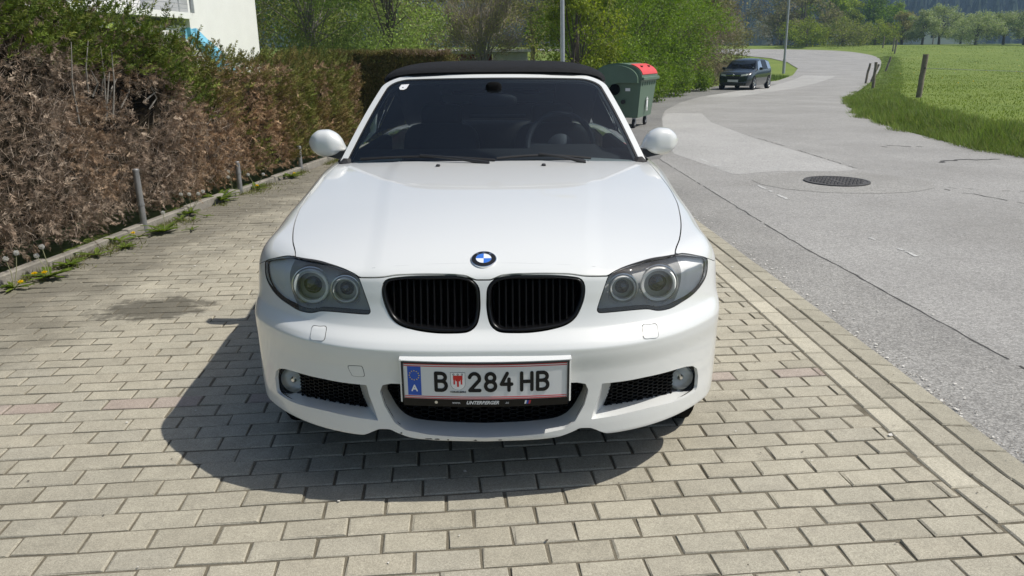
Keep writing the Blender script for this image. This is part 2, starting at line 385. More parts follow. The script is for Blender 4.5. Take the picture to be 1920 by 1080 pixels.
def disc(r, n=40, jit=0., c=MH, sx=1.0, sy=1.0):
    rr = np.random.default_rng(3); return [(c[0] + sx * r * (1 + jit * rr.normal()) * math.cos(t), c[1] + sy * r * (1 + jit * rr.normal()) * math.sin(t)) for t in np.linspace(0, 2 * math.pi, n, endpoint=False)]
def ribbon(name, pts, w, mat, lift, parent=road, jit=.0, seed=1, breaks=0.):
    rr = np.random.default_rng(seed); P = catmull(np.array(pts, float), max(8, int(12 * np.sum(np.linalg.norm(np.diff(np.array(pts), axis=0), axis=1)))), False)
    t = np.gradient(P, axis=0); t /= np.linalg.norm(t, axis=1, keepdims=True); nrm = np.stack([-t[:, 1], t[:, 0]], 1)
    P = P + nrm * rr.normal(0, jit, len(P))[:, None]; wv = w * (.55 + .9 * rr.random(len(P)))[:, None] / 2
    a, b = P - nrm * wv, P + nrm * wv; V = np.vstack([a, b]); V = np.column_stack([V, terrain(V[:, 0], V[:, 1]) - .034 + lift]); n = len(P)
    keep = rr.random(n - 1) >= breaks
    F = np.array([(i, i + 1, n + i + 1, n + i) for i in range(n - 1) if keep[i]]); return mob(name, npmesh(name, V, F), mat, parent)
sheet('manhole_collar', disc(.95, 60, .012, (3.98, 8.97), 1.1, .86), 'asphalt_collar', .0028, step=.12)
ribbon('tar_seam', [(2.8, -3), (2.62, 1.0), (2.45, 3.74), (2.37, 5.04), (2.30, 6.27), (2.20, 11.16)], .013, 'tar', .0032, jit=.004, breaks=.06)
ribbon('road_crack', [(4.9, 8.4), (5.2, 7.6), (5.5, 6.6), (5.85, 5.9), (6.3, 4.7), (6.9, 3)], .014, 'tar', .0035, jit=.018, seed=2, breaks=.12)
ribbon('road_crack', [(5.0, 8.5), (5.7, 8.2), (6.4, 7.7), (7.6, 6.9)], .011, 'tar', .0035, jit=.02, seed=3, breaks=.25)
ribbon('road_crack', [(6.05, 10.6), (6.5, 10.9), (6.9, 10.85), (7.1, 10.9)], .05, 'tar', .0035, jit=.03, seed=4, breaks=.1)
ribbon('road_crack', [(6.0, 12.4), (6.3, 12.7), (6.6, 12.5), (6.9, 12.6)], .04, 'tar', .0035, jit=.05, seed=6, breaks=.45)
ribbon('road_crack', [(4.55, 14.5), (4.62, 12.5), (4.65, 10.0)], .010, 'tar', .0035, jit=.01, seed=5, breaks=.3)
for k, p in enumerate([[(2.86, 10.15), (2.80, 11.25)], [(2.93, 7.75), (2.90, 8.75)], [(2.98, 5.75), (2.99, 6.05), (2.96, 6.3)], [(3.06, 5.45), (3.04, 5.7)]]):
    ribbon('worn_marking', p, .035, 'worn_paint', .0035, jit=.004, seed=20 + k, breaks=.45)
mh = empty('manhole_cover', (MH[0], MH[1], -.034 + .0125), 0, 'round cast iron manhole cover set in the asphalt road', 'manhole cover')
MB().lathe([(.375, -.01), (.375, .004), (.345, .005), (.343, -.004)], 48).build('cover_frame', 'cast_iron', mh, True, 30)
MB().lathe([(.341, -.006), (.341, .002), (.0005, .003)], 48).build('cover_plate', 'cast_iron', mh)
k = 0
for i in range(-7, 8):
    for j in range(-7, 8):
        x, y = i * .044 + (.022 if j % 2 else 0), j * .044
        if math.hypot(x, y) < .31 and abs(x) > .012: MB().box((x, y, .0055), (.030, .030, .006), rz=.78 * (i % 2), taper=.8).build('cover_stud', 'concrete' if False else 'cast_iron', mh)

# ---- paving
ALPHA = math.radians(5.5); RD = np.array([math.cos(ALPHA), math.sin(ALPHA)]); RN_ = np.array([-math.sin(ALPHA), math.cos(ALPHA)])
def edge_right(y): return np.interp(y, [0, 1.92, 2.343, 3.987, 6.1, 8, 12], [1.60, 1.548, 1.492, 1.440, 1.345, 1.26, 1.10])
def edge_left(y): return np.interp(y, [0, 4.7, 6.33, 8.2, 9.85, 12.8], [-3.80, -3.33, -3.17, -2.97, -2.74, -2.31])
m, nt, out = _new('paver'); L = nt.links
at = N(nt, 'ShaderNodeAttribute', attribute_name='col'); g = N(nt, 'ShaderNodeNewGeometry')
def wnoise(scale, lo, hi, det=4., f0=.3, f1=.7):
    n_ = N(nt, 'ShaderNodeTexNoise', Scale=scale, Detail=det, Roughness=.65); L.new(g.outputs['Position'], n_.inputs['Vector'])
    r_ = N(nt, 'ShaderNodeMapRange'); r_.inputs['From Min'].default_value = f0; r_.inputs['From Max'].default_value = f1; r_.inputs['To Min'].default_value = lo; r_.inputs['To Max'].default_value = hi; L.new(n_.outputs['Fac'], r_.inputs['Value']); return r_, n_
def mul(a, b):
    x = N(nt, 'ShaderNodeMix', data_type='RGBA', blend_type='MULTIPLY'); x.inputs['Factor'].default_value = 1; L.new(a, x.inputs['A']); L.new(b, x.inputs['B']); return x.outputs['Result']
f1, nf = wnoise(330., .72, 1.26, 3.); f2, _n = wnoise(1.3, .93, 1.06); f3, _n = wnoise(11., .90, 1.08)
c = mul(mul(mul(at.outputs['Color'], f1.outputs[0]), f2.outputs[0]), f3.outputs[0])
vo = N(nt, 'ShaderNodeTexVoronoi', Scale=230.); L.new(g.outputs['Position'], vo.inputs['Vector']); sp_ = N(nt, 'ShaderNodeSeparateColor'); L.new(vo.outputs['Color'], sp_.inputs[0]); vm = N(nt, 'ShaderNodeMapRange'); vm.inputs['To Min'].default_value = .86; vm.inputs['To Max'].default_value = 1.13; L.new(sp_.outputs[0], vm.inputs['Value']); c = mul(c, vm.outputs[0])
# dirty, mossy zone along the hedge and the damp patch, both with ragged outlines
sx = N(nt, 'ShaderNodeSeparateXYZ'); L.new(g.outputs['Position'], sx.inputs[0])
def mth(op, a, b=None, v=None):
    q = N(nt, 'ShaderNodeMath', operation=op)
    if isinstance(a, (int, float)): q.inputs[0].default_value = a
    else: L.new(a, q.inputs[0])
    if b is not None:
        if isinstance(b, (int, float)): q.inputs[1].default_value = b
        else: L.new(b, q.inputs[1])
    return q.outputs[0]
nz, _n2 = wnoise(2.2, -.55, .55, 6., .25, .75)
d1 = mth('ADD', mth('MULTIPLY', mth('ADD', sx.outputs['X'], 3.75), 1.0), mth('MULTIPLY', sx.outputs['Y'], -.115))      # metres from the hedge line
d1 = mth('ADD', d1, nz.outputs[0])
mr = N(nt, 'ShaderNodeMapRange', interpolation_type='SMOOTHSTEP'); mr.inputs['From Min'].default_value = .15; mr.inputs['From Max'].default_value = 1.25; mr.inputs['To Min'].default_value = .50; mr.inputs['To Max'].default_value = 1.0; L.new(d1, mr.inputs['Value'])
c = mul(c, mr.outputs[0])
def stain(cx, cy, rx, ry, dark, amp=.5):
    a = mth('DIVIDE', mth('SUBTRACT', sx.outputs['X'], cx), rx); b = mth('DIVIDE', mth('SUBTRACT', sx.outputs['Y'], cy), ry)
    r = mth('SQRT', mth('ADD', mth('MULTIPLY', a, a), mth('MULTIPLY', b, b))); w, _q = wnoise(7., -amp, amp, 5., .25, .75)
    s_ = N(nt, 'ShaderNodeMapRange', interpolation_type='SMOOTHSTEP'); s_.inputs['From Min'].default_value = .62; s_.inputs['From Max'].default_value = 1.05; s_.inputs['To Min'].default_value = dark; s_.inputs['To Max'].default_value = 1.; L.new(mth('ADD', r, w.outputs[0]), s_.inputs['Value']); return s_.outputs[0]
c = mul(c, stain(-2.13, 4.22, .36, .23, .40)); c = mul(c, stain(.75, 2.75, .5, .3, .90)); c = mul(c, stain(-1.2, 2.2, .8, .5, .94))
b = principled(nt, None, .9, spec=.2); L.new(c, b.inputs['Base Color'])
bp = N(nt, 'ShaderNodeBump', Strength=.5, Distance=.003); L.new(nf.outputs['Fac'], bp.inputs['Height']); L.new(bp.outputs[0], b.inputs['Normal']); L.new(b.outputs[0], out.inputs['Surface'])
TINTS = [(0.364, 0.338, 0.268), (0.375, 0.349, 0.276), (0.353, 0.329, 0.262), (0.370, 0.341, 0.268), (0.358, 0.334, 0.268), (0.382, 0.354, 0.279), (0.341, 0.316, 0.249)]
REDT = [(.345, .290, .245), (.350, .300, .255)]
BW = .0908
def brick_geo(l, w=BW, ch=.0035, dep=.04, sd=None):
    V = []; q = np.random.default_rng(sd) if sd is not None else None
    for ins, z in ((ch, 0.), (0., -ch), (0., -dep)):
        for sx_, sy_ in ((-1, -1), (1, -1), (1, 1), (-1, 1)): V.append((sx_ * (l / 2 - ins), sy_ * (w / 2 - ins), z))
    F_ = [(0, 1, 2, 3)] + [(r * 4 + (i), r * 4 + 4 + i, r * 4 + 4 + (i + 1) % 4, r * 4 + (i + 1) % 4) for r in range(2) for i in range(4)]
    V = np.array(V)
    if q is not None: V[:8, :2] += q.normal(0, .0013, (8, 2)); V[:4, 2] += q.normal(0, .0008, 4); k_ = q.integers(0, 4); V[k_, :2] *= 1 - q.random() * .05; V[k_, 2] -= .0015
    return V, np.array(F_)
drv_poly = [(edge_left(y), y) for y in np.linspace(.4, 12.6, 22)] + [(edge_right(y) + .33, y) for y in np.linspace(12.6, .4, 30)]
V, T = gridsheet(np.linspace(-4, 2.1, 80), np.linspace(.3, 12.7, 148), lambda x, y: np.zeros_like(x) - .0056 + .0018 * fbm(x * 6, y * 6, oct=3), drv_poly)
drive = tag(mob('paved_driveway', npmesh('paved_driveway', V, T, True), 'joint_sand'), kind='structure')
rr = np.random.default_rng(12); bricks = []      # (x, y, length, tint)
v0 = -.0735 + .011      # phase of the rows
for row in range(0, 146):
    vv = row * .1 + .05 + v0; 
    off = (.1 if row % 2 else 0.) + .013 * math.sin(row * 1.7) + row * .004
    s_lo = -4.2; s = s_lo + off
    red_row = row == 31
    n_ = 0
    while s < 2.2:
        P = RD * s + RN_ * vv; xl, xr = edge_left(P[1]) + .02, edge_right(P[1]) - .006
        a, b_ = s - .0954, s + .0954; lo_s, hi_s = (xl - RN_[0] * vv) / RD[0], (xr - RN_[0] * vv) / RD[0]
        a, b_ = max(a, lo_s), min(b_, hi_s); n_ += 1
        if b_ - a > .014 and .45 < P[1] < 12.45:
            q = RD * (a + b_) / 2 + RN_ * vv; t = rr.integers(0, len(TINTS))
            t = 100 + (n_ % 2) if (red_row and n_ % 3 != 1) else t
            bricks.append((q[0], q[1], b_ - a, int(t)))
        s += .2
def pix(x, y, z=0.):
    cp, sp = math.cos(PITCH), math.sin(PITCH); D = y * cp - (z - EYE) * sp; U = y * sp + (z - EYE) * cp; return 960 + 1400 * x / D, 540 - 1400 * U / D, D
vis = []
for i, (x, y, l, t) in enumerate(bricks):
    u, v, D = pix(x, y)
    hid = (-.86 < x < .70 and y > 2.62)
    if -40 < u < 1960 and v < 1130 and not hid: vis.append((-(l / .192) / D ** 2, i))
vis.sort(); single = {i for _, i in vis[:300]}
shared = {}; BV, BF, BC, o = [], [], [], 0
for i, (x, y, l, t) in enumerate(bricks):
    col = REDT[t - 100] if t >= 100 else TINTS[t]; tilt = rr.normal(0, .004, 2); dz = rr.normal(0, .0009); rot = ALPHA + rr.normal(0, .004)
    if i in single:
        key = (round(l, 3), t, i % 5)
        if key not in shared:
            V, F_ = brick_geo(l, sd=i); me = npmesh('paver', V, F_, col=np.tile(np.array(col), (len(V), 1))); me.materials.append(MATS['paver']); shared[key] = me
        ob = bpy.data.objects.new('paver', shared[key]); link(ob, drive); ob.location = (x, y, dz); ob.rotation_euler = (tilt[0], tilt[1], rot)
    else:
        V, F_ = brick_geo(l, sd=i); cz, sz = math.cos(rot), math.sin(rot); z = V[:, 2] + dz + V[:, 0] * tilt[1] + V[:, 1] * tilt[0]
        V = np.stack([V[:, 0] * cz - V[:, 1] * sz + x, V[:, 0] * sz + V[:, 1] * cz + y, z], 1); BV.append(V); BF.append(F_ + o); o += len(V); BC.append(np.tile(np.array(col) * rr.uniform(.94, 1.05), (len(V), 1)))
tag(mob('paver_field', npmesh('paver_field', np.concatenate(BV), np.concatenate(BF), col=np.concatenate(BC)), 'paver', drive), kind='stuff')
# edging rows: pale channel stone, flat paver, sloping kerb stone
def edgepos(y, off):
    e = .05; tx = edge_right(y + e) - edge_right(y - e); t = np.array([tx, 2 * e]); t /= np.linalg.norm(t); nrm = np.array([t[1], -t[0]]); return np.array([edge_right(y), y]) + nrm * off, math.atan2(t[1], t[0]) - math.pi / 2
CH = (0.419, 0.390, 0.309); FL = (0.338, 0.314, 0.249); KB = (0.318, 0.297, 0.234)
for nm, off, w, tint, ln in (('channel_stone', .060, .108, CH, .205), ('edging_paver', .180, .113, FL, .205), ('kerb_stone', .312, .132, KB, .205)):
    y = .5; k = 0
    V, F_ = brick_geo(w, ln - .007, .005, .06)
    if nm == 'kerb_stone': V[:, 2] += np.where(V[:, 2] > -.02, np.interp(V[:, 0], [-.066, -.02, .04, .066], [.003, .005, .003, -.010]), 0)
    else: V[:, 2] += .001
    var = []
    for q in range(4):
        me = npmesh(nm, V, F_, col=np.tile(np.array(tint) * (.93 + .05 * q), (len(V), 1))); me.materials.append(MATS['paver']); var.append(me)
    y += {'channel_stone': 0, 'edging_paver': .09, 'kerb_stone': .04}[nm]
    while y < 11.5:
        p, rz = edgepos(y, off); ob = bpy.data.objects.new(nm, var[rr.integers(0, 4)]); link(ob, drive); ob.location = (p[0], p[1], rr.normal(0, .0008)); ob.rotation_euler = (rr.normal(0, .004), rr.normal(0, .004), rz + rr.normal(0, .004)); y += ln
# low concrete curb along the hedge
cy = np.arange(3.2, 13.1, .98); pmat('curb_stain', (.21, .195, .165), .95, vary=.35, vscale=7, bump=.6, bscale=50)
for i in range(len(cy) - 1):
    a = np.array([edge_left(cy[i]) - .06, cy[i]]); b_ = np.array([edge_left(cy[i + 1]) - .06, cy[i + 1]]); d = b_ - a; ob = MB().box((0, 0, 0), (.07, np.linalg.norm(d) - .008, .20), bev=.008).build('curb_slab', 'curb_stain', drive)
    ob.location = ((a[0] + b_[0]) / 2, (a[1] + b_[1]) / 2, -.040 + .012 * math.sin(i * 2.1)); ob.rotation_euler = (0, .04 * math.sin(i * 3.3), math.atan2(d[1], d[0]) - math.pi / 2)
# windblown petals and grit
V, F_ = [], []; rr = np.random.default_rng(4)
for i in range(1500):
    x, y = (rr.uniform(-3.1, 1.3), rr.uniform(1.6, 10)) if i < 420 else ((rr.uniform(1.4, 2.6), rr.uniform(1.8, 7)) if i < 600 else (lambda q: (edge_right(q) + .385 + abs(rr.normal(0, .07)), q))(rr.uniform(1.9, 8)))
    s_ = rr.uniform(.002, .0055) if i % 9 else rr.uniform(.006, .011); a = rr.uniform(0, 6.28, 4); z = .004 if x < edge_right(y) + .36 else -.027; o = len(V)
    V += [(x + s_ * math.cos(t + a[0]) * rr.uniform(.6, 1.2), y + s_ * math.sin(t + a[0]) * rr.uniform(.6, 1.2), z + rr.uniform(0, .003)) for t in (0, 1.57, 3.14, 4.71)]; F_.append((o, o + 1, o + 2, o + 3))
cols = np.repeat(np.where((np.arange(1500) % 3 == 0)[:, None], np.array([[.62, .60, .55]]), np.array([[.10, .085, .065]])), 4, axis=0)
leafmat('litter', .1)
tag(mob('petal_litter', npmesh('petal_litter', np.array(V), np.array(F_), col=cols), 'litter'), 'tiny pale petals and dark grit scattered over the paving', 'litter', kind='stuff')
# ================================================================== WHITE CONVERTIBLE
CAR = empty('convertible_car', (-0.092, 2.19, 0), 0., 'white two-door convertible with black soft top parked on the paved driveway', 'car')
pmat('white_paint', (.65, .66, .645), .30, coat=1.0, coat_rough=.02, spec=.4)
pmat('black_gloss', (.003, .003, .0035), .30, spec=.28)
pmat('black_mesh', (.0035, .0035, .004), .5, spec=.16)
pmat('black_plastic', (.014, .014, .015), .55, vary=.2, vscale=30)
pmat('black_void', (.004, .004, .004), .9, spec=.1)
pmat('soft_top_cloth', (.016, .0165, .018), .95, spec=.15, vary=.25, vscale=40, bump=.3, bscale=900)
pmat('rubber', (.011, .011, .012), .75)
pmat('tyre_rubber', (.018, .018, .018), .85, vary=.3, vscale=20)
pmat('chrome', (.78, .78, .79), .12, metal=1.)
pmat('satin_silver', (.62, .63, .64), .32, metal=1.)
pmat('lamp_silver', (.92, .93, .92), .4, metal=.0)
pmat('lamp_housing', (.33, .335, .33), .45, spec=.5, vary=.15, vscale=25)
pmat('lamp_ring', (.90, .90, .86), .3, spec=.6)
pmat('lamp_lens_dark', (.02, .021, .023), .06, spec=.8)
pmat('alloy', (.45, .46, .47), .35, metal=.9)
pmat('seat_leather', (.045, .046, .05), .55, vary=.15, vscale=10)
pmat('interior', (.014, .014, .015), .75, vary=.2, vscale=20)
pmat('interior_trim', (.03, .032, .035), .55)
pmat('plate_white', (.62, .63, .635), .35)
pmat('plate_blue', (.01, .075, .42), .4)
pmat('plate_red', (.50, .02, .035), .4)
pmat('plate_black', (.007, .007, .008), .5, spec=.25)
pmat('arms_red', (.55, .012, .012), .4)
pmat('print_white', (.75, .75, .75), .4)
pmat('star_yellow', (.75, .55, .02), .4)
pmat('emblem_blue', (.035, .15, .56), .25, coat=.8)
pmat('emblem_white', (.74, .76, .78), .25, coat=.8)
glassmat('headlight_glass', (.985, .985, .985), 1.55, .02, haze=.05, hazecol=(.5, .5, .48))
glassmat('windshield_glass', (.60, .68, .72), 1.5, .0, haze=.012, hazecol=(.30, .36, .42))
glassmat('side_glass', (.10, .12, .12), 1.5)
glassmat('rear_glass', (.85, .90, .88), 1.5)
glassmat('fog_glass', (.95, .96, .96), 1.5, .01, haze=.03, hazecol=(.5, .5, .5))

gprof = pchip([0, .20, .235, .26, .33, .45, .515, .532, .548, .59, .65, .70, .75, .80, .90, 1.1],
              [.05, .012, .0, .0, .004, .006, .0, .0, .010, .060, .082, .092, .106, .15, .27, .55])
zcen = pchip([-.3, .0, .06, .10, .17, .28, .40, .55, .70, 1.0, 1.30, 1.55, 1.8, 2.2, 3.0, 3.5, 4.2, 4.36, 4.6],
             [.50, .68, .725, .752, .788, .823, .848, .871, .889, .917, .938, .950, .955, .955, .95, .955, .93, .90, .8])
crown = pchip([0, .33, .7, 1.1, 1.5, 2, 4.4], [.16, .135, .115, .08, .055, .055, .06])
Wz = pchip([.0, .15, .25, .40, .60, .70, .78, .86, .95, 1.1], [.80, .835, .862, .872, .874, .868, .852, .82, .77, .66])
def yplan(x): return .35 * (np.abs(x) / .83) ** 3.3
def Zhood(x, y):
    ax = np.abs(x); e = .10 * (1 - sstep(y, .1, 1.3))
    ridge = .0035 * (1 - sstep(ax, .43 - e, .50 - e))
    return zcen(y) - crown(y) * ax ** 2.2 + ridge - .0035
def body(x, y, z):
    front = (yplan(x) + gprof(z) - y) / np.sqrt(1 + (3.3 * yplan(x) / np.maximum(np.abs(x), .05)) ** 2)
    top = (z - Zhood(x, y)) * .93
    side = (np.abs(x) - Wz(z) - .05 * sstep(y, .85, 1.75) * sstep(z, .74, .90)
            + .014 * np.exp(-((y - .64) / .16) ** 2) * sstep(z, .68, .76) + .04 * sstep(y, 3.6, 4.36))
    back = y - 4.36 + .25 * np.abs(x) ** 3 + .3 * np.maximum(.55 - z, 0) ** 2
    a = smax(top, side, .07)
    a = smax(a, front, .018 + .05 * sstep(np.abs(x), .45, .8))
    return smax(a, back, .1)
def bsolve(fun, inside, outside):
    lo = inside.copy(); hi = outside.copy()
    for _ in range(36):
        m = .5 * (lo + hi); ins = fun(m) < 0
        lo = np.where(ins, m, lo); hi = np.where(ins, hi, m)
    return .5 * (lo + hi)
def bnormal(P, e=6e-4):
    x, y, z = P.T
    g = np.stack([body(x + e, y, z) - body(x - e, y, z), body(x, y + e, z) - body(x, y - e, z), body(x, y, z + e) - body(x, y, z - e)], 1)
    return g / np.maximum(np.linalg.norm(g, axis=1, keepdims=True), 1e-9)
def grid_tris(n, m):
    i = np.arange(n * m).reshape(n, m); a, b, c, d = i[:-1, :-1].ravel(), i[1:, :-1].ravel(), i[1:, 1:].ravel(), i[:-1, 1:].ravel()
    return np.concatenate([np.stack([a, b, c], 1), np.stack([a, c, d], 1)])
def make_patches():
    P = {}
    xs = np.linspace(0, .868, 146); zs = np.linspace(.13, .84, 126); X, Z = np.meshgrid(xs, zs, indexing='ij'); X = X.ravel(); Z = Z.ravel()
    Y = bsolve(lambda y: body(X, y, Z), np.full_like(X, 1.2), np.full_like(X, -.4)); P['front'] = (np.stack([X, Y, Z], 1), grid_tris(146, 126), 0)
    xs = np.linspace(0, .885, 120); ys = np.concatenate([np.linspace(.0, .5, 72)[:-1], np.linspace(.5, 1.9, 120)[:-1], np.linspace(1.9, 4.37, 110)]); X, Y = np.meshgrid(xs, ys, indexing='ij'); X = X.ravel(); Y = Y.ravel()
    Z = bsolve(lambda z: body(X, Y, z), np.full_like(X, .55), np.full_like(X, 1.2)); P['top'] = (np.stack([X, Y, Z], 1), grid_tris(120, len(ys)), 1)
    ys = np.concatenate([np.linspace(.1, 1.3, 140)[:-1], np.linspace(1.3, 4.36, 160)]); zs = np.linspace(.17, .96, 96); Y, Z = np.meshgrid(ys, zs, indexing='ij'); Y = Y.ravel(); Z = Z.ravel()
    X = bsolve(lambda x: body(x, Y, Z), np.full_like(Y, .05), np.full_like(Y, 1.1)); P['side'] = (np.stack([X, Y, Z], 1), grid_tris(len(ys), 96), 2)
    xs = np.linspace(0, .868, 60); zs = np.linspace(.2, .95, 50); X, Z = np.meshgrid(xs, zs, indexing='ij'); X = X.ravel(); Z = Z.ravel()
    Y = bsolve(lambda y: body(X, y, Z), np.full_like(X, 2.5), np.full_like(X, 4.8)); P['back'] = (np.stack([X, Y, Z], 1), grid_tris(60, 50), 3)
    out = {}
    for k, (V, T, d) in P.items():
        n = bnormal(V); bad = np.abs(body(*V.T)) > .004
        A = np.concatenate([V, n], 1); T = T[~bad[T].any(1)]
        # orient triangles along normals
        fn = np.cross(V[T[:, 1]] - V[T[:, 0]], V[T[:, 2]] - V[T[:, 0]]); fl = (fn * n[T[:, 0]]).sum(1) < 0; T[fl] = T[fl][:, ::-1]
        s = np.stack([-n[:, 1] * 2.2, n[:, 2], n[:, 0] * 1.15, n[:, 1]], 1)
        for o in range(4):
            if o == d: continue
            f = (s[:, o] - s[:, d])
            A, T = clip_tris(A, T, f); n = A[:, 3:6]; s = np.stack([-n[:, 1] * 2.2, n[:, 2], n[:, 0] * 1.15, n[:, 1]], 1)
        out[k] = (A, T)
    return out
PATCH = make_patches()
def skin(patches, fs, shift=0.0):
    """clip the body skin by a list of functions of (x,y,z,n); returns attribute and triangle arrays"""
    As, Ts, o = [], [], 0
    for k in patches:
        A, T = PATCH[k]
        for f in fs:
            if not len(T): break
            A, T = clip_tris(A, T, f(A[:, 0], A[:, 1], A[:, 2]))
        if len(T): As.append(A); Ts.append(T + o); o += len(A)
    A = np.concatenate(As); T = np.concatenate(Ts)
    if shift: A = A.copy(); A[:, :3] += A[:, 3:6] * shift
    return A, T
def skin_mesh(name, A, T, rim=.012, both=True, mirror_only=False):
    """both: add the mirrored half; rim: turn the cut edges inward"""
    V = A[:, :3]; n = A[:, 3:6] / np.maximum(np.linalg.norm(A[:, 3:6], axis=1, keepdims=True), 1e-9)
    # merge coincident points of neighbouring patches before looking for open edges
    key = np.round(V / 2e-4).astype(np.int64); _, inv = np.unique(key, axis=0, return_inverse=True); inv = inv.ravel()
    Vs, Ns, Ts = [V], [n], [T]
    if rim > 0:
        E = boundary_edges(T); mid = V[E].mean(1)
        ok = mid[:, 0] > .0015
        nn = n[E].mean(1); s = np.sort(np.abs(np.stack([nn[:, 1] * np.where(nn[:, 1] < 0, 2.2, 1.), nn[:, 2], nn[:, 0] * 1.15], 1)), axis=1)
        ok &= (s[:, 2] - s[:, 1]) > .012     # not where two patches of the skin meet
        E = E[ok]
        a, b = E[:, 0], E[:, 1]; t = V[b] - V[a]; nn = nn[ok]
        rn = np.cross(t, nn); rn /= np.maximum(np.linalg.norm(rn, axis=1, keepdims=True), 1e-9)
        o = len(V); m = len(E)
        RV = np.concatenate([V[a], V[b], V[b] - n[b] * rim, V[a] - n[a] * rim]); RN = np.concatenate([rn] * 4)
        i = np.arange(m); RT = np.concatenate([np.stack([o + i + m, o + i, o + i + 3 * m], 1), np.stack([o + i + m, o + i + 3 * m, o + i + 2 * m], 1)])
        Vs.append(RV); Ns.append(RN); Ts.append(RT)
    V = np.concatenate(Vs); n = np.concatenate(Ns); T = np.concatenate(Ts)
    M = np.array([-1, 1, 1.])
    if mirror_only: V = V * M; n = n * M; T = T[:, ::-1]
    elif both: o = len(V); V, n, T = np.concatenate([V, V * M]), np.concatenate([n, n * M]), np.concatenate([T, T[:, ::-1] + o])
    return npmesh(name, V, T, True, n)

def sh(p): return [(a - .006, *r) for a, *r in p]
HL = sh([(.411, .737), (.426, .748), (.466, .758), (.513, .764), (.57, .768), (.615, .767), (.66, .765), (.697, .762), (.747, .747), (.798, .725), (.801, .701), (.797, .676), (.785, .656), (.757, .636), (.723, .623), (.685, .615), (.645, .607), (.62, .606), (.592, .608), (.572, .613), (.551, .62), (.517, .624), (.476, .626), (.435, .627), (.384, .628), (.375, .634), (.378, .648), (.393, .691), (.404, .721)])
KD = sh([(.02, .683), (.022, .711), (.033, .73), (.052, .742), (.092, .748), (.165, .749), (.238, .747), (.297, .741), (.321, .733), (.33, .712), (.328, .681), (.318, .65), (.3, .619), (.27, .6), (.222, .589), (.163, .583), (.109, .582), (.062, .584), (.04, .593), (.027, .611), (.02, .649)])
FO = sh([(.388, .408), (.423, .407), (.476, .406), (.539, .406), (.606, .403), (.659, .4), (.697, .395), (.73, .384), (.751, .364), (.759, .336), (.758, .293), (.751, .281), (.697, .278), (.648, .282), (.584, .289), (.527, .291), (.43, .288), (.355, .285), (.366, .326), (.381, .371)])
CO = [(0, .421), (.10, .4205), (.22, .420), (.30, .419), (.328, .412), (.338, .388), (.326, .34), (.295, .283), (.261, .258), (.182, .243), (.095, .236), (0, .232)]
HLs = catmull(HL, 120); KDs = catmull(KD, 80)
FOs = np.array(FO); COs = np.array(CO)
BOT = pchip([0, .147, .235, .29, .314, .345, .366, .388, .406, .45, .75, .80, .85, .9], [.214, .219, .228, .246, .256, .254, .245, .233, .226, .224, .224, .226, .245, .27])
SEAM = pchip([.40, .42, .49, .70, 1.1], [.73, .721, .695, .68, .68])
# hood: plan outline in (x, y); the nose edge is given in front view by HF
HSIDE = pchip([.30, .322, .435, .60, .75, .90, 1.10, 1.30, 1.60, 1.9], [.655, .660, .698, .738, .763, .781, .789, .782, .774, .76])
HF = pchip([0, .02, .036, .06, .11, .165, .27, .335, .385, .40, .42, .46, .507, .564, .61, .655, .70, .80], [.7395, .7395, .744, .752, .755, .7555, .7525, .744, .741, .7405, .748, .758, .764, .768, .767, .765, .762, .762])
REAR = lambda x: 1.43 + .24 * x ** 2
G = .0028
inreg = lambda x, y, z: np.maximum(z - .92, y - .75)
hl = lambda x, y, z: np.where((y < .8), poly_sd(x, z, HLs), 1.)
kd = lambda x, y, z: np.where((y < .5), poly_sd(x, z, KDs), 1.)
fo = lambda x, y, z: np.where((y < .5), poly_sd(x, z, FOs), 1.)
ce = lambda x, y, z: np.where((y < .5), np.minimum(poly_sd(x, z, np.concatenate([COs, COs[::-1] * [-1, 1]])), 9), 1.)
arch = lambda x, y, z: .348 - np.hypot(y - .756, z - .315)
archr = lambda x, y, z: .348 - np.hypot(y - 3.416, z - .315)
def hoodf(x, y, z):     # negative on the hood
    f = np.maximum(x - HSIDE(y), y - REAR(x))
    return np.maximum(f, np.where(y < .6, (HF(x) - z), -1.))
A, T = skin(['top', 'front'], [lambda x, y, z: hoodf(x, y, z) + G, lambda x, y, z: .0045 - kd(x, y, z), lambda x, y, z: .0026 - hl(x, y, z)])
hood = mob('hood', skin_mesh('hood', A, T), 'white_paint', CAR)
def bumperf(x, y, z):
    return np.maximum.reduce([-hoodf(x, y, z), np.where(y > .30, z - SEAM(y), -1.), BOT(x) - z, arch(x, y, z), y - .62])
A, T = skin(['front', 'side', 'top'], [lambda x, y, z: bumperf(x, y, z) + G * .6, lambda x, y, z: .0045 - kd(x, y, z), lambda x, y, z: .0026 - hl(x, y, z), lambda x, y, z: -fo(x, y, z), lambda x, y, z: -ce(x, y, z)])
bumper = mob('front_bumper', skin_mesh('front_bumper', A, T), 'white_paint', CAR)
def fenderf(x, y, z):
    return np.maximum.reduce([-hoodf(x, y, z), np.where(y > .30, np.where(y < .75, SEAM(y) - z, -1.), 1.), arch(x, y, z), y - 1.60, .24 - z, .45 - x])
fA = skin(['top', 'side', 'front'], [lambda x, y, z: fenderf(x, y, z) + G * .6, lambda x, y, z: .0026 - hl(x, y, z)])
for mo in (False, True): mob('fender', skin_mesh('fender', *fA, both=False, mirror_only=mo), 'white_paint', CAR)
dA = skin(['top', 'side'], [lambda x, y, z: np.maximum.reduce([1.60 - y, y - 2.86, .26 - z, .765 - x]) + G * .8])
for mo in (False, True):
    d = mob('door', skin_mesh('door', *dA, both=False, mirror_only=mo), 'white_paint', CAR); sg = -1 if mo else 1
    MB().box((sg * .893, 2.66, .76), (.03, .2, .026), bev=.008).build('door_handle', 'white_paint', d)
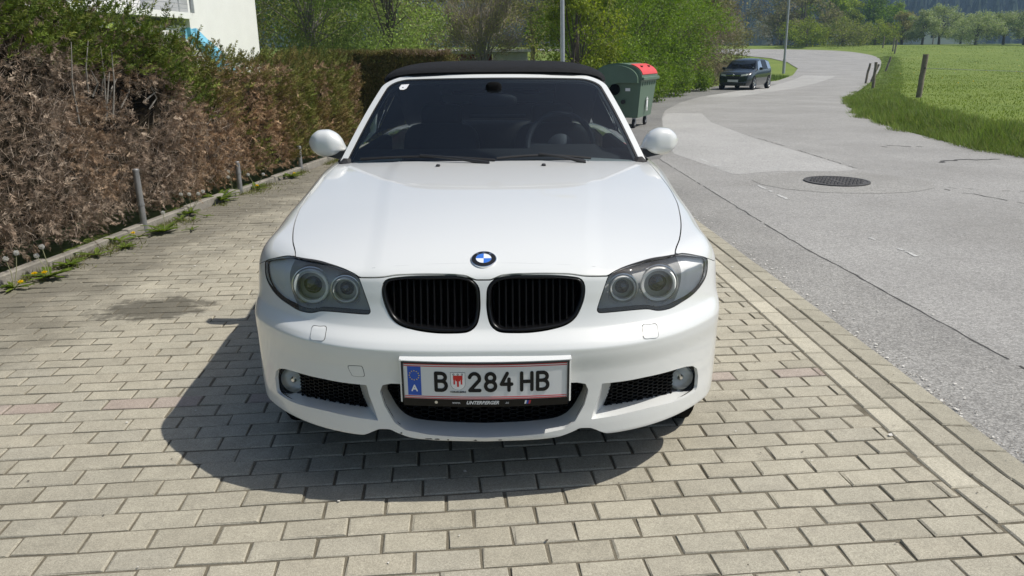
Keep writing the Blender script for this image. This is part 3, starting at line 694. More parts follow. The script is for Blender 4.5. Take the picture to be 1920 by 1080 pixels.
rA = skin(['top', 'side', 'back'], [lambda x, y, z: np.maximum.reduce([2.86 - y, .26 - z, archr(x, y, z), np.minimum(.70 - x, 3.35 - y)]) + G * .8])
rear = mob('rear_body', skin_mesh('rear_body', *rA), 'white_paint', CAR)
sA = skin(['side'], [lambda x, y, z: np.maximum.reduce([z - .258, 1.10 - y, y - 3.07, .17 - z])])
mob('sill', skin_mesh('sill', *sA), 'black_plastic', CAR)
# dark liner just under the skin, closed from below
A, T = skin(['front', 'top', 'side'], [lambda x, y, z: np.maximum.reduce([y - 1.40, .27 - z, np.where(x > .50, arch(x, y, z) + .03, -1.)]),
            lambda x, y, z: .002 - kd(x, y, z), lambda x, y, z: .002 - hl(x, y, z), lambda x, y, z: -fo(x, y, z), lambda x, y, z: -ce(x, y, z)], shift=-.016)
mob('inner_liner', skin_mesh('inner_liner', A, T, rim=0), 'black_void', CAR)
fl = MB().box((0, 2.2, .30), (1.15, 3.6, .1)).box((0, .70, .42), (1.0, .9, .14)); fl.box((0, .32, .30), (1.0, .30, .08)).build('underbody', 'black_void', CAR)
for sg in (-1, 1):
    for yy in (.756, 3.416):
        MB().lathe([(.36, -.06), (.36, .20), (.30, .21), (.0, .21)], 28, (sg * .74, yy, .315), 'x').build('wheel_arch_liner', 'black_void', CAR) if sg < 0 else \
        MB().lathe([(.36, .06), (.36, -.20), (.30, -.21), (.0, -.21)], 28, (sg * .74, yy, .315), 'x').build('wheel_arch_liner', 'black_void', CAR)

def skin_y(x, z):
    x = np.atleast_1d(np.asarray(x, float)); z = np.atleast_1d(np.asarray(z, float)) * np.ones_like(x)
    return bsolve(lambda y: body(x, y, z), np.full_like(x, 1.2), np.full_like(x, -.4))
def skin_z(x, y):
    x = np.atleast_1d(np.asarray(x, float)); y = np.atleast_1d(np.asarray(y, float)) * np.ones_like(x)
    return bsolve(lambda z: body(x, y, z), np.full_like(x, .55), np.full_like(x, 1.2))
def loft(rings, closed=True):
    n = len(rings[0]); V = np.concatenate(rings); Fc = []
    for r in range(len(rings) - 1):
        for i in range(n if closed else n - 1):
            j = (i + 1) % n; Fc.append((r * n + i, r * n + j, r * n + n + j, r * n + n + i))
    return V, Fc
MX = np.array([-1, 1, 1.])
def segres(segs, n): return np.concatenate([catmull(s, n + 1, False)[:-1] for s in segs])

# ---- kidney grilles
for sg in (1, -1):
    g = empty('kidney_grille'); g.parent = CAR
    K = catmull(KD, 72); cx = K.mean(0)
    def ring(sc_in, dy, off=0.):
        d = K - cx; L = np.linalg.norm(d, axis=1, keepdims=True); q = K - d / L * sc_in
        y = skin_y(np.clip(K[:, 0], .002, None), np.clip(K[:, 1], .57, .752)) + dy
        return np.stack([q[:, 0] * sg, y, q[:, 1]], 1)
    V, Fc = loft([ring(-.001, .010), ring(.0005, -.001), ring(.003, -.003), ring(.007, -.0022), ring(.0105, .004), ring(.013, .030), ring(.015, .06)])
    MB().add(V, Fc).build('grille_frame', 'black_gloss', g, True, 60)
    bk = ring(.012, .062); MB().add(np.vstack([bk, [bk.mean(0)]]), [(i, (i + 1) % 72, 72) for i in range(72)]).build('grille_backing', 'black_void', g)
    Kin = K - (K - cx) / np.linalg.norm(K - cx, axis=1, keepdims=True) * .013
    for i in range(12):
        x = .050 + i * .0218
        zz = np.linspace(.57, .76, 400); ins = poly_sd(np.full(400, x), zz, Kin) < 0
        if not ins.any(): continue
        z0, z1 = zz[ins].min() - .004, zz[ins].max() + .004; m = MB(); zs = np.linspace(z0, z1, 6)
        ys = skin_y(np.full(6, x), zs) + .010
        pts = []
        for a, b in zip(zs, ys):
            pts.append([(sg * (x - .0028), b + .002, a), (sg * (x - .0012), b, a), (sg * (x + .0012), b, a), (sg * (x + .0028), b + .002, a), (sg * (x + .002), b + .034, a), (sg * (x - .002), b + .034, a)])
        V, Fc = loft([np.array(p) for p in pts]); MB().add(V, Fc).build('grille_slat', 'black_mesh', g)

# ---- ducts (white walls from the skin opening back to the dark inserts)
fog_in = sh([(.436, .132, .366), (.49, .152, .366), (.557, .184, .365), (.627, .229, .36), (.684, .275, .355), (.725, .314, .348), (.761, .352, .333), (.783, .376, .312), (.792, .386, .283), (.79, .382, .252), (.779, .369, .241), (.753, .339, .259), (.71, .294, .268), (.665, .254, .279), (.595, .203, .286), (.493, .149, .288), (.406, .12, .287), (.422, .127, .324)])
fo3 = np.array([(a, float(skin_y(a, b)[0]), b) for a, b in FO]); fi3 = np.array(fog_in); fi3[:6, 2] += .012
FOUT = segres([fo3[0:7], fo3[6:11], fo3[10:18], np.vstack([fo3[17:20], fo3[:1]])], 18)
FIN = segres([fi3[0:6], fi3[5:11], fi3[10:17], np.vstack([fi3[16:18], fi3[:1]])], 18)
ci3 = [(.0, .09, .405), (.12, .091, .405), (.22, .095, .404), (.29, .103, .400), (.325, .112, .375), (.329, .112, .357), (.312, .109, .321), (.292, .103, .29), (.265, .099, .266), (.224, .096, .252), (.133, .091, .244), (.0, .09, .239)]
co3 = np.array([(a, float(skin_y(a, b)[0]), b) for a, b in CO]); ci3 = np.array(ci3)
def full(segs): h = np.concatenate(segs); return h
def central(p3):
    h = segres([p3[0:4], p3[3:6], p3[5:12]], 22); h = np.vstack([h, p3[-1:]]); m = h[::-1][1:-1] * MX; return np.vstack([h, m])
COUT, CIN = central(co3), central(ci3)
def hexmesh(poly, yfun, cw, chh, sg, name, parent, depth=.012, wall=.0016, xmax=9.):
    m = MB(); lo = poly.min(0); hi = poly.max(0); cols = int((hi[0] - lo[0]) / (cw * .78)) + 3; rows = int((hi[1] - lo[1]) / chh) + 3
    seen = set()
    for i in range(-1, cols):
        for j in range(-1, rows):
            x = lo[0] + i * cw * .78; z = lo[1] + (j + (i % 2) * .5) * chh
            if float(poly_sd(np.array([x]), np.array([z]), poly)[0]) > .006 or x > xmax: continue
            c = [(x - cw * .52, z), (x - cw * .26, z + chh / 2), (x + cw * .26, z + chh / 2), (x + cw * .52, z), (x + cw * .26, z - chh / 2), (x - cw * .26, z - chh / 2)]
            for k in range(6):
                a, b = c[k], c[(k + 1) % 6]; key = tuple(sorted([(round(a[0], 3), round(a[1], 3)), (round(b[0], 3), round(b[1], 3))]))
                if key in seen: continue
                seen.add(key); dx, dz = b[0] - a[0], b[1] - a[1]; L = math.hypot(dx, dz); nx, nz = -dz / L * wall, dx / L * wall
                P = []
                for (px, pz) in ((a[0] - nx, a[1] - nz), (b[0] - nx, b[1] - nz), (b[0] + nx, b[1] + nz), (a[0] + nx, a[1] + nz)):
                    yy = yfun(px, pz); P.append((sg * px, yy, pz))
                P += [(p[0], p[1] + depth, p[2]) for p in P]
                m.add(P, [(0, 1, 2, 3), (0, 4, 5, 1), (2, 6, 7, 3)])
    return m.build(name, 'black_mesh', parent)
def yfog(x, z): return float(yplan(x * .955)) + .088
for sg in (1, -1):
    k = np.array([sg, 1, 1.])
    V, Fc = loft([FOUT * k, (FOUT * .96 + FIN * .04) * k, (FOUT * .5 + FIN * .5) * k, FIN * k]); MB().add(V, Fc).build('side_intake_duct', 'white_paint', CAR, True, 40)
    ins = empty('side_intake'); ins.parent = CAR
    hexmesh(FIN[:, [0, 2]], yfog, .024, .0125, sg, 'honeycomb_insert', ins, xmax=.648)
    B_ = FIN.copy(); B_[:, 1] += .03; c0 = B_.mean(0); B_ = c0 + (B_ - c0) * 1.03
    MB().add(np.vstack([B_, [c0]]) * k, [(i, (i + 1) % len(B_), len(B_)) for i in range(len(B_))]).build('intake_backing', 'black_void', ins)
    V, Fc = loft([FIN * k, B_ * k]); MB().add(V, Fc).build('intake_rim', 'black_plastic', ins)
    # fog lamp: turned lens in a black cup
    fx, fy, fz, fr = .700, .262, .318, .046
    f = empty('fog_light'); f.parent = CAR
    def cup(prof, mat, nm):
        m = MB().lathe(prof, 40, (0, 0, 0), 'y'); V = np.concatenate(m.V); a = math.radians(14) * sg
        V = np.stack([V[:, 0] * math.cos(a) - V[:, 1] * math.sin(a), V[:, 0] * math.sin(a) + V[:, 1] * math.cos(a), V[:, 2]], 1) + [sg * fx, fy, fz]
        m.V = [V]; return m.build(nm, mat, f, True, 35)
    cup([(.058, .06), (.057, .004), (.053, -.003), (.048, .0), (.046, .02)], 'black_plastic', 'fog_bezel')
    cup([(.046, .006), (.040, -.004), (.028, -.010), (.012, -.013), (.0005, -.0135)], 'fog_glass', 'fog_lens')
    cup([(.046, .012), (.040, .035), (.026, .055), (.012, .062), (.0005, .063)], 'lamp_silver', 'fog_reflector')
    cup([(.012, .05), (.012, .018), (.006, .012), (.0005, .012)], 'chrome', 'fog_bulb_cap')
V, Fc = loft([COUT, COUT * .96 + CIN * .04, COUT * .5 + CIN * .5, CIN]); MB().add(V, Fc).build('central_intake_duct', 'white_paint', CAR, True, 40)
ci = empty('central_intake'); ci.parent = CAR
hexmesh(CIN[:, [0, 2]], lambda x, z: .094 + .02 * (x / .3) ** 2, .032, .0155, 1, 'honeycomb_insert', ci)
B_ = CIN.copy(); B_[:, 1] += .04; c0 = B_.mean(0)
MB().add(np.vstack([B_, [c0]]), [(i, (i + 1) % len(B_), len(B_)) for i in range(len(B_))]).build('intake_backing', 'black_void', ci)
V, Fc = loft([CIN, B_]); MB().add(V, Fc).build('intake_rim', 'black_plastic', ci)

# ---- headlights
A, T = skin(['front', 'top', 'side'], [hl])
for sg in (1, -1):
    h = empty('headlight'); h.parent = CAR
    mob('headlight_lens', skin_mesh('headlight_lens', A, T, rim=.0, both=False, mirror_only=sg < 0), 'headlight_glass', h)
    k = np.array([sg, 1, 1.])
    R = catmull(HL, 110); c0 = np.array([.59, .69])
    def hring(inn, dy):
        d = R - c0; L = np.linalg.norm(d, axis=1, keepdims=True); q = R - d / L * inn
        y = skin_y(np.clip(R[:, 0], .2, .80), np.minimum(R[:, 1], .762)) + dy; return np.stack([q[:, 0], y, q[:, 1]], 1) * k
    V, Fc = loft([hring(-.0030, .022), hring(-.0026, .004), hring(-.0018, .0022), hring(.0005, .004), hring(.0015, .03)]); MB().add(V, Fc).build('headlight_seal', 'rubber', h, True, 60)
    # housing bowl: two annular pockets in a dark tray that follows the lens
    xs = np.linspace(.35, .81, 93); zs = np.linspace(.59, .785, 40); X, Z = np.meshgrid(xs, zs, indexing='ij'); x, z = X.ravel(), Z.ravel()
    L1 = (.590, .680, .061); L2 = (.460, .686, .043)
    y0 = skin_y(np.minimum(x, .80), np.clip(z, .60, .755)); base = y0 + .040 + .03 * sstep(z, .70, .77)
    r1 = np.hypot(x - L1[0], z - L1[1]); r2 = np.hypot(x - L2[0], z - L2[1])
    yy = np.where(r1 < L1[2] + .006, np.maximum(base, .262), base); yy = np.where(r2 < L2[2] + .008, np.maximum(base, .200), yy)
    AA = np.stack([x, yy, z], 1); TT = grid_tris(93, 40)
    AA, TT = clip_tris(AA, TT, poly_sd(AA[:, 0], AA[:, 2], R))
    arc = lambda P: np.where(P[:, 0] < .58, -.05, np.hypot(P[:, 0] - .565, P[:, 2] - .690) - .118)
    for fsg, mt, nm in ((1, 'lamp_housing', 'headlight_tray'), (-1, 'lamp_silver', 'indicator_reflector')):
        A1, T1 = clip_tris(AA, TT, fsg * arc(AA)); A1 = A1.copy()
        if fsg < 0: A1[:, 1] -= .010 * sstep(arc(A1), 0, .03)
        T1 = T1 if sg > 0 else T1[:, ::-1]
        mob(nm, npmesh(nm, A1 * k, T1, True), mt, h)
    for (lx, lz, lr), yb, nm in ((L1, .242, 'main_projector'), (L2, .176, 'inner_projector')):
        pr = empty(nm); pr.parent = h; C = (sg * lx, yb, lz); big = nm[0] == 'm'
        wd = .012 if big else .006
        MB().lathe([(lr, .012), (lr, .0), (lr - wd * .3, -.005), (lr - wd, -.003), (lr - wd, .012)], 48, C, 'y').build('halo_ring', 'lamp_ring', pr, True, 35)
        MB().lathe([(lr + .009, .03), (lr + .008, .004), (lr + .005, .003), (lr + .001, .010)], 48, C, 'y').build('chrome_ring', 'satin_silver', pr, True, 35)
        MB().lathe([(lr - wd, .010), (lr - wd - .004, .03), (lr * .62, .05)], 48, C, 'y').build('projector_cup', 'lamp_housing', pr, True, 50)
        MB().lathe([(lr * .62, .05), (lr * .60, .028), (lr * .45, .015), (lr * .25, .008), (.0005, .006)], 40, C, 'y').build('projector_lens', 'lamp_lens_dark', pr, True, 50)
        MB().lathe([(lr * .70, .05), (lr * .69, .034), (lr * .64, .030), (lr * .61, .045)], 40, C, 'y').build('lens_collar', 'lamp_silver', pr, True, 40)

# ---- washer covers, tow eye cover, scuffs
def skin_patch(poly, name, mat, parent, lift=.0015, n=28, th=.004):
    P = catmull(poly, n); y = skin_y(np.abs(P[:, 0]), P[:, 1]); c = P.mean(0)
    r0 = np.stack([P[:, 0], y - lift, P[:, 1]], 1); r1 = r0 + [0, th, 0]; q = c + (P - c) * .55
    r2 = np.stack([q[:, 0], skin_y(np.abs(q[:, 0]), q[:, 1]) - lift - .0006, q[:, 1]], 1)
    cc = np.array([[c[0], float(skin_y(abs(c[0]), c[1])[0]) - lift - .0008, c[1]]])
    V, Fc = loft([r1, r0, r2]); V = np.vstack([V, cc]); Fc += [(2 * n + i, 2 * n + (i + 1) % n, 3 * n) for i in range(n)]
    return MB().add(V, Fc).build(name, mat, parent, True, 40)
for sg in (1, -1):
    w = [(.520, .545), (.545, .541), (.571, .540), (.573, .556), (.571, .573), (.545, .576), (.520, .578), (.517, .561)]
    skin_patch([(sg * a, b) for a, b in w], 'washer_cover_gap', 'rubber', bumper, .0006)
    c = np.mean(w, 0); skin_patch([tuple(np.array([sg, 1]) * (c + (np.array(p) - c) * .93)) for p in w], 'washer_cover', 'white_paint', bumper, .0035)
tw = [(-.442, .464), (-.436, .471), (-.396, .474), (-.390, .468), (-.386, .442), (-.391, .436), (-.426, .434), (-.432, .440)]
skin_patch(tw, 'tow_cover_gap', 'rubber', bumper, .0004); c = np.mean(tw, 0)
skin_patch([tuple(c + (np.array(p) - c) * .93) for p in tw], 'tow_cover', 'white_paint', bumper, .0014)
rs = random.Random(5)
for cx_, w_ in ((-.274, .009), (-.182, .034), (-.155, .020), (-.12, .010), (-.03, .014), (.05, .016)):
    zb = float(BOT(abs(cx_))) + .006
    pl = [(cx_ + w_ * .5 * math.cos(t) * rs.uniform(.5, 1.1), zb + .0026 * math.sin(t) * rs.uniform(.4, 1.3)) for t in np.linspace(0, 2 * math.pi, 9)[:-1]]
    skin_patch(pl, 'paint_chip', 'black_plastic', bumper, .0006, 16, .001)

# ---- emblem on the hood
ec = (0.0, .172); ez = float(skin_z(0.001, .172)[0]); nrm = bnormal(np.array([[.001, .172, ez]]))[0]
em = empty('hood_emblem'); em.parent = CAR
ex = np.array([1., 0, 0]); ny_ = nrm; ey = np.cross(ny_, ex)
def embl(V): V = np.asarray(V, float); return V[:, :1] * ex + V[:, 1:2] * ey + V[:, 2:3] * ny_ + np.array([0, .172, ez])
def embuild(m, name, mat, sm=False): m.V = [embl(np.concatenate(m.V))]; return m.build(name, mat, em, sm, 30)
embuild(MB().lathe([(.0425, -.004), (.0425, .003), (.041, .0045), (.0395, .004)], 48), 'emblem_rim', 'chrome', True)
embuild(MB().lathe([(.0395, .003), (.0393, .0046), (.026, .0056), (.0258, .003)], 48), 'emblem_band', 'plate_black', True)
embuild(MB().lathe([(.0262, .004), (.0262, .0062), (.0250, .0062), (.0250, .004)], 48), 'emblem_inner_rim', 'chrome', True)
for q in range(4):
    a = [(0, 0)] + [(.0252 * math.cos(t), .0252 * math.sin(t)) for t in np.linspace(q * math.pi / 2, (q + 1) * math.pi / 2, 12)]
    embuild(MB().prism(a, .003, .0058 + (.0002 if q % 2 else 0), 'z'), 'emblem_quadrant', 'emblem_white' if q in (0, 2) else 'emblem_blue')
def strokes(paths, w, n=10, closed=()):
    """flat round-ended stroke shapes: list of polylines -> MB solid list of (poly2d)"""
    polys = []
    for p in paths:
        p = [np.array(q, float) for q in p]
        for i in range(len(p) - 1):
            a, b = p[i], p[i + 1]; d = b - a; L = np.linalg.norm(d)
            if L < 1e-9: continue
            t = math.atan2(d[1], d[0])
            poly = [tuple(b + w / 2 * np.array([math.cos(u), math.sin(u)])) for u in np.linspace(t - math.pi / 2, t + math.pi / 2, n)]
            poly += [tuple(a + w / 2 * np.array([math.cos(u), math.sin(u)])) for u in np.linspace(t + math.pi / 2, t + 1.5 * math.pi, n)]
            polys.append(poly)
    return polys
def arcp(cx, cy, rx, ry, a0, a1, n=12): return [(cx + rx * math.cos(math.radians(a)), cy + ry * math.sin(math.radians(a))) for a in np.linspace(a0, a1, n)]
# glyphs in a 0.6 x 1 cell
GL = {
 'B': [[(0, 0), (0, 1)], [(0, 1), (.30, 1)] + arcp(.30, .77, .26, .23, 90, -90, 12) + [(0, .54)], [(.30, .54)] + arcp(.32, .27, .28, .27, 90, -90, 12) + [(0, 0)]],
 'H': [[(0, 0), (0, 1)], [(.6, 0), (.6, 1)], [(0, .5), (.6, .5)]],
 '2': [arcp(.3, .70, .29, .30, 165, -20, 14) + [(.02, 0), (.6, 0)]],
 '8': [arcp(.3, .755, .25, .245, 0, 360, 20), arcp(.3, .265, .29, .265, 0, 360, 20)],
 '4': [[(.36, 1), (.02, .36), (.62, .36)], [(.46, .66), (.46, 0)]],
 'M': [[(0, 0), (0, 1), (.35, .35), (.7, 1), (.7, 0)]],
 'W': [[(0, 1), (.2, 0), (.4, .7), (.6, 0), (.8, 1)]],
}
for ch, ang in (('B', 128), ('M', 90), ('W', 52)):
    m = MB(); t = math.radians(ang); r0 = .0285
    for i, poly in enumerate(strokes(GL[ch], .16, 5)):
        P = [((x - .33) * .0095, y * .0085) for x, y in poly]
        P = [(r0 * math.cos(t) + x * math.sin(t) + y * math.cos(t), r0 * math.sin(t) - x * math.cos(t) + y * math.sin(t)) for x, y in P]
        m.prism(P, .005, .0060 + i * .00003, 'z')
    embuild(m, 'emblem_letter', 'chrome')

# ---- number plate with its holder (curved with the bumper)
pl = empty('number_plate'); pl.parent = CAR
PC = (0.006, .443); yb = lambda x: .012 + .55 * x * x * .45 - .034
def plmap(P, lift):
    P = np.asarray(P, float); return np.stack([P[:, 0] + PC[0], yb(P[:, 0]) - lift + .10 * (P[:, 1]) * 0, P[:, 1] + PC[1]], 1)
def plsheet(x0, x1, z0, z1, lift, th, name, mat, n=24, rad=.0):
    xs = np.linspace(x0, x1, n); up = [(x, z1) for x in xs]; dn = [(x, z0) for x in xs[::-1]]; o = up + dn
    f = plmap(o, lift); b = plmap(o, lift - th); k = len(o); V = np.vstack([f, b])
    Fc = [(i, i + 1, k - 2 - i, k - 1 - i) for i in range(n - 1)] + [(k + i + 1, k + i, 2 * k - 1 - i, 2 * k - 2 - i) for i in range(n - 1)]
    Fc += [(i, k + i, k + (i + 1) % k, (i + 1) % k) for i in range(k)]
    return MB().add(V, Fc).build(name, mat, pl)
plsheet(-.264, .264, -.088, .064, .002, .022, 'plate_holder', 'black_gloss')
plsheet(-.260, .260, -.060, .060, .006, .003, 'plate_sheet', 'plate_white')
for z0, z1 in ((.0565, .0590), (.0505, .0530), (-.0530, -.0505), (-.0590, -.0565)): plsheet(-.258, .258, z0, z1, .0066, .0006, 'plate_red_line', 'plate_red')
plsheet(-.2465, -.2035, -.0485, .0495, .0067, .0006, 'plate_blue_field', 'plate_blue')
for x0, x1, z0, z1 in ((-.264, .264, .0605, .065), (-.264, -.2595, -.062, .062), (.2595, .264, -.062, .062)): plsheet(x0, x1, z0, z1, .0095, .008, 'holder_lip', 'black_plastic')
def plglyph(polys, lift, name, mat, th=.0010):
    m = MB()
    for i, poly in enumerate(polys):
        f = plmap(poly, lift + i * .00002); b = plmap(poly, lift - th); n = len(poly)
        m.add(np.vstack([f, b]), [tuple(range(n)), tuple(range(2 * n - 1, n - 1, -1))] + [(j, n + j, n + (j + 1) % n, (j + 1) % n) for j in range(n)])
    return m.build(name, mat, pl)
gh, gw = .0575, .054
for ch, cxp in (('B', -.140), ('2', -.034), ('8', .0165), ('4', .066), ('H', .131), ('B', .1815)):
    polys = [[((x - .3) * gw + cxp, (y - .5) * gh) for x, y in p] for p in strokes([[(a[0], a[1] * 1.0) for a in q] for q in GL[ch]], .205, 8)]
    plglyph(polys, .0072, 'plate_character', 'plate_black')
for i in range(12):
    a = i * math.pi / 6; c = (-.225 + .0155 * math.cos(a), .0195 + .0155 * math.sin(a))
    plglyph([[(c[0] + (.0026 if j % 2 == 0 else .0011) * math.sin(j * math.pi / 5), c[1] + (.0026 if j % 2 == 0 else .0011) * math.cos(j * math.pi / 5)) for j in range(10)]], .0074, 'plate_star', 'star_yellow')
plglyph([[(x * .018 - .2255, y * .019 - .0335) for x, y in p] for p in strokes([[(-.45, 0), (0, 1), (.45, 0)], [(-.28, .35), (.28, .35)]], .24, 6)], .0074, 'plate_country_letter', 'print_white')
sx0 = -.0865
shield = [(-.0225, .0315), (.0225, .0315), (.0225, -.006)] + [(.0225 * math.cos(t), -.006 - .0205 * math.sin(t)) for t in np.linspace(.15, math.pi - .15, 12)] + [(-.0225, -.006)]
plglyph([[(x * 1.04 + sx0, y * 1.03) for x, y in shield]], .0069, 'arms_outline', 'plate_black', .0004)
plglyph([[(x + sx0, y) for x, y in shield]], .0073, 'arms_field', 'print_white', .0004)
ban = [[(-.015, .022), (.015, .022), (.015, .008), (-.015, .008)], [(-.014, .008), (-.009, .008), (-.009, -.008), (-.014, -.008)], [(-.003, .008), (.003, .008), (.003, -.016), (-.003, -.016)], [(.009, .008), (.014, .008), (.014, -.008), (.009, -.008)], [(-.0075, .008), (.0075, .008), (.0075, .003), (-.0075, .003)]]
plglyph([[(x + sx0, y) for x, y in p] for p in ban], .0078, 'arms_banner', 'arms_red', .0004)
for bx in (-.0135, 0, .0135): plglyph([[(sx0 + bx + .0032 * math.cos(t), .0258 + .0032 * math.sin(t)) for t in np.linspace(0, 2 * math.pi, 13)[:-1]]], .0077, 'arms_ring', 'plate_black', .0003); plglyph([[(sx0 + bx + .0017 * math.cos(t), .0258 + .0017 * math.sin(t)) for t in np.linspace(0, 2 * math.pi, 11)[:-1]]], .0080, 'arms_ring_hole', 'print_white', .0003)
def text_mesh(body_, size, extrude=.0004, shear=0., bold=0.):
    cu = bpy.data.curves.new('lettering', 'FONT'); cu.body = body_; cu.size = size; cu.extrude = extrude; cu.shear = shear; cu.offset = bold; cu.align_x = 'CENTER'; cu.align_y = 'CENTER'
    o = bpy.data.objects.new('lettering', cu); COL.objects.link(o); bpy.context.view_layer.update()
    me = bpy.data.meshes.new_from_object(o.evaluated_get(bpy.context.evaluated_depsgraph_get())); bpy.data.objects.remove(o); bpy.data.curves.remove(cu); return me
def pltext(t, size, cx_, cz_, lift, name, mat, **kw):
    me = text_mesh(t, size, **kw)
    for v in me.vertices:
        x, z, d = v.co.x + cx_, v.co.y + cz_, v.co.z
        q = plmap([(x, z)], lift + d)[0]; v.co = q
    return mob(name, me, mat, pl)
pltext('VORARLBERG', .0082, sx0, -.0345, .0072, 'plate_region_name', 'plate_black', bold=.00012)
pltext('www.', .0115, -.093, -.0735, .0030, 'dealer_lettering', 'print_white')
pltext('UNTERBERGER', .0155, -.0105, -.0735, .0030, 'dealer_lettering', 'print_white', shear=.35, bold=.0005)
pltext('.cc', .0115, .068, -.0735, .0030, 'dealer_lettering', 'print_white')
for i, c in enumerate(('print_white', 'plate_blue', 'plate_red')):
    x = .124 + i * .0065; plglyph([[(x - .001, -.079), (x + .0045, -.079), (x + .0075, -.067), (x + .002, -.067)]], .0030 + i * .0001, 'stripe_mark', c, .0004)
plglyph([[(-.158 + .005 * math.cos(t), -.073 + .005 * math.sin(t)) for t in np.linspace(0, 2 * math.pi, 12)[:-1]]], .0036, 'holder_screw', 'satin_silver', .0008)
# white raised pad of the bumper around the plate
xs = np.linspace(-.272, .272, 24); m = MB()
top = np.stack([xs + PC[0], yb(xs) + .002, np.full(24, PC[1] + .072)], 1); r = [top + [0, -.008, -.0065], top + [0, -.009, -.003], top + [0, -.004, .0005], top + [0, .03, .006]]
V, Fc = loft([np.array(q) for q in r], False); m.add(V, Fc)
for sg in (-1, 1):
    z = np.linspace(-.075, .072, 8); c = np.stack([np.full(8, sg * .2665 + PC[0]), np.full(8, float(yb(.268))), z + PC[1]], 1)
    V, Fc = loft([c + [0, -.006, 0], c + [sg * .005, -.004, 0], c + [sg * .009, .03, 0]], False); m.add(V, Fc)
m.build('plate_surround', 'white_paint', bumper, True, 50)

# ---- windshield, frame, cowl, wipers
def wsurf(t, s):
    """t -1..1 across, s 0..1 up (may go beyond)"""
    t = np.asarray(t, float); s = np.asarray(s, float); w = .735 + (.572 - .735) * s
    x = w * t; y = 1.405 + .64 * s + (.155 - .05 * s) * t * t + .02 * np.sin(np.pi * np.clip(s, 0, 1))
    z = .925 + .386 * s - .012 * t * t + .020 * np.sin(np.pi * np.clip(s, 0, 1)); return np.stack([x, y, z], -1)
def wpatch(t0, t1, s0, s1, nt_, ns_, f=None, off=0.):
    tt, ss = np.meshgrid(np.linspace(t0, t1, nt_), np.linspace(s0, s1, ns_), indexing='ij'); tt, ss = tt.ravel(), ss.ravel()
    P = wsurf(tt, ss); e = 1e-3; n = np.cross(wsurf(tt + e, ss) - P, wsurf(tt, ss + e) - P); n /= np.linalg.norm(n, axis=1, keepdims=True); n = np.where(n[:, 2:3] < 0, -n, n)
    A = np.concatenate([P + n * off, n, tt[:, None], ss[:, None]], 1); T = grid_tris(nt_, ns_)
    fn = np.cross(A[T[:, 1], :3] - A[T[:, 0], :3], A[T[:, 2], :3] - A[T[:, 0], :3]); fl = (fn * A[T[:, 0], 3:6]).sum(1) < 0; T[fl] = T[fl][:, ::-1]
    return clip_tris(A, T, f(A)) if f is not None else (A, T)
def rrect(hw_b, top, r):
    """signed distance in metres to the screen outline: width varies with s, rounded upper corners"""
    def f(A):
        w = (.735 + (.572 - .735) * A[:, 7]); px = np.abs(A[:, 6]) * w - (w + hw_b) + r; py = A[:, 7] * .76 - top + r
        return np.where((px > 0) & (py > 0), np.hypot(px, py) - r, np.maximum(px, py) - r)
    return f
ws = empty('windshield'); ws.parent = CAR
A, T = wpatch(-1.15, 1.15, -.06, 1.1, 90, 60, rrect(-.004, .757, .10)); mob('windshield_pane', npmesh('windshield_pane', A[:, :3], T, True, A[:, 3:6]), 'windshield_glass', ws)
A, T = wpatch(-1.15, 1.15, -.06, 1.1, 140, 110, rrect(-.002, .759, .10), -.004); A, T = clip_tris(A, T, -rrect(-.022, .742, .09)(A)); mob('windshield_border', npmesh('windshield_border', A[:, :3], T, True, A[:, 3:6]), 'rubber', ws)
A, T = wpatch(-1.15, 1.15, -.06, 1.1, 140, 110, rrect(.004, .765, .104), .002); A, T = clip_tris(A, T, -rrect(-.006, .755, .098)(A)); mob('windshield_seal', npmesh('windshield_seal', A[:, :3], T, True, A[:, 3:6]), 'rubber', ws)
A, T = wpatch(-1.25, 1.25, -.06, 1.2, 160, 120, rrect(.036, .797, .125), .004); A, T = clip_tris(A, T, -rrect(.0035, .7645, .1035)(A))
E_ = boundary_edges(T); a, b = E_[:, 0], E_[:, 1]; o = len(A); q = np.arange(len(E_)); m_ = len(E_)
rn = np.cross(A[b, :3] - A[a, :3], A[a, 3:6]); rn /= np.maximum(np.linalg.norm(rn, axis=1, keepdims=True), 1e-9); dn = .028
V = np.vstack([A[:, :3], A[a, :3], A[b, :3], A[b, :3] - A[b, 3:6] * dn + rn * .012, A[a, :3] - A[a, 3:6] * dn + rn * .012]); NN = np.vstack([A[:, 3:6]] + [rn] * 4)
TT = np.vstack([T, np.stack([o + q + m_, o + q, o + q + 3 * m_], 1), np.stack([o + q + m_, o + q + 3 * m_, o + q + 2 * m_], 1)])
mob('windshield_frame', npmesh('windshield_frame', V, TT, True, NN), 'white_paint', CAR)
stk = [(-.875, .925), (-.80, .930), (-.805, .865), (-.825, .845), (-.862, .848), (-.882, .88)]
P = wsurf(np.array([p[0] for p in stk]), np.array([p[1] for p in stk])); MB().add(np.vstack([P + [0, -.004, .003], P + [0, -.003, .002]]), [tuple(range(6))]).build('toll_sticker', 'print_white', ws)
P = wsurf(np.array([-.852, -.838, -.838, -.852]), np.array([.875, .875, .885, .885])) + [0, -.0046, .0036]; MB().add(P, [(0, 1, 2, 3)]).build('sticker_print', 'plate_black', ws)
xs = np.linspace(-.80, .80, 41); zr = skin_z(np.abs(xs), REAR(np.abs(xs)))
r0 = np.stack([xs, REAR(np.abs(xs)) - .03, zr - .022], 1); r1 = np.stack([xs, REAR(np.abs(xs)) + .02, zr - .020], 1); w0 = wsurf(xs / .735, np.zeros(41)); r2 = np.stack([xs, w0[:, 1] + .02, np.minimum(w0[:, 2] + .002, zr - .004)], 1); r3 = r2 + [0, .10, -.03]
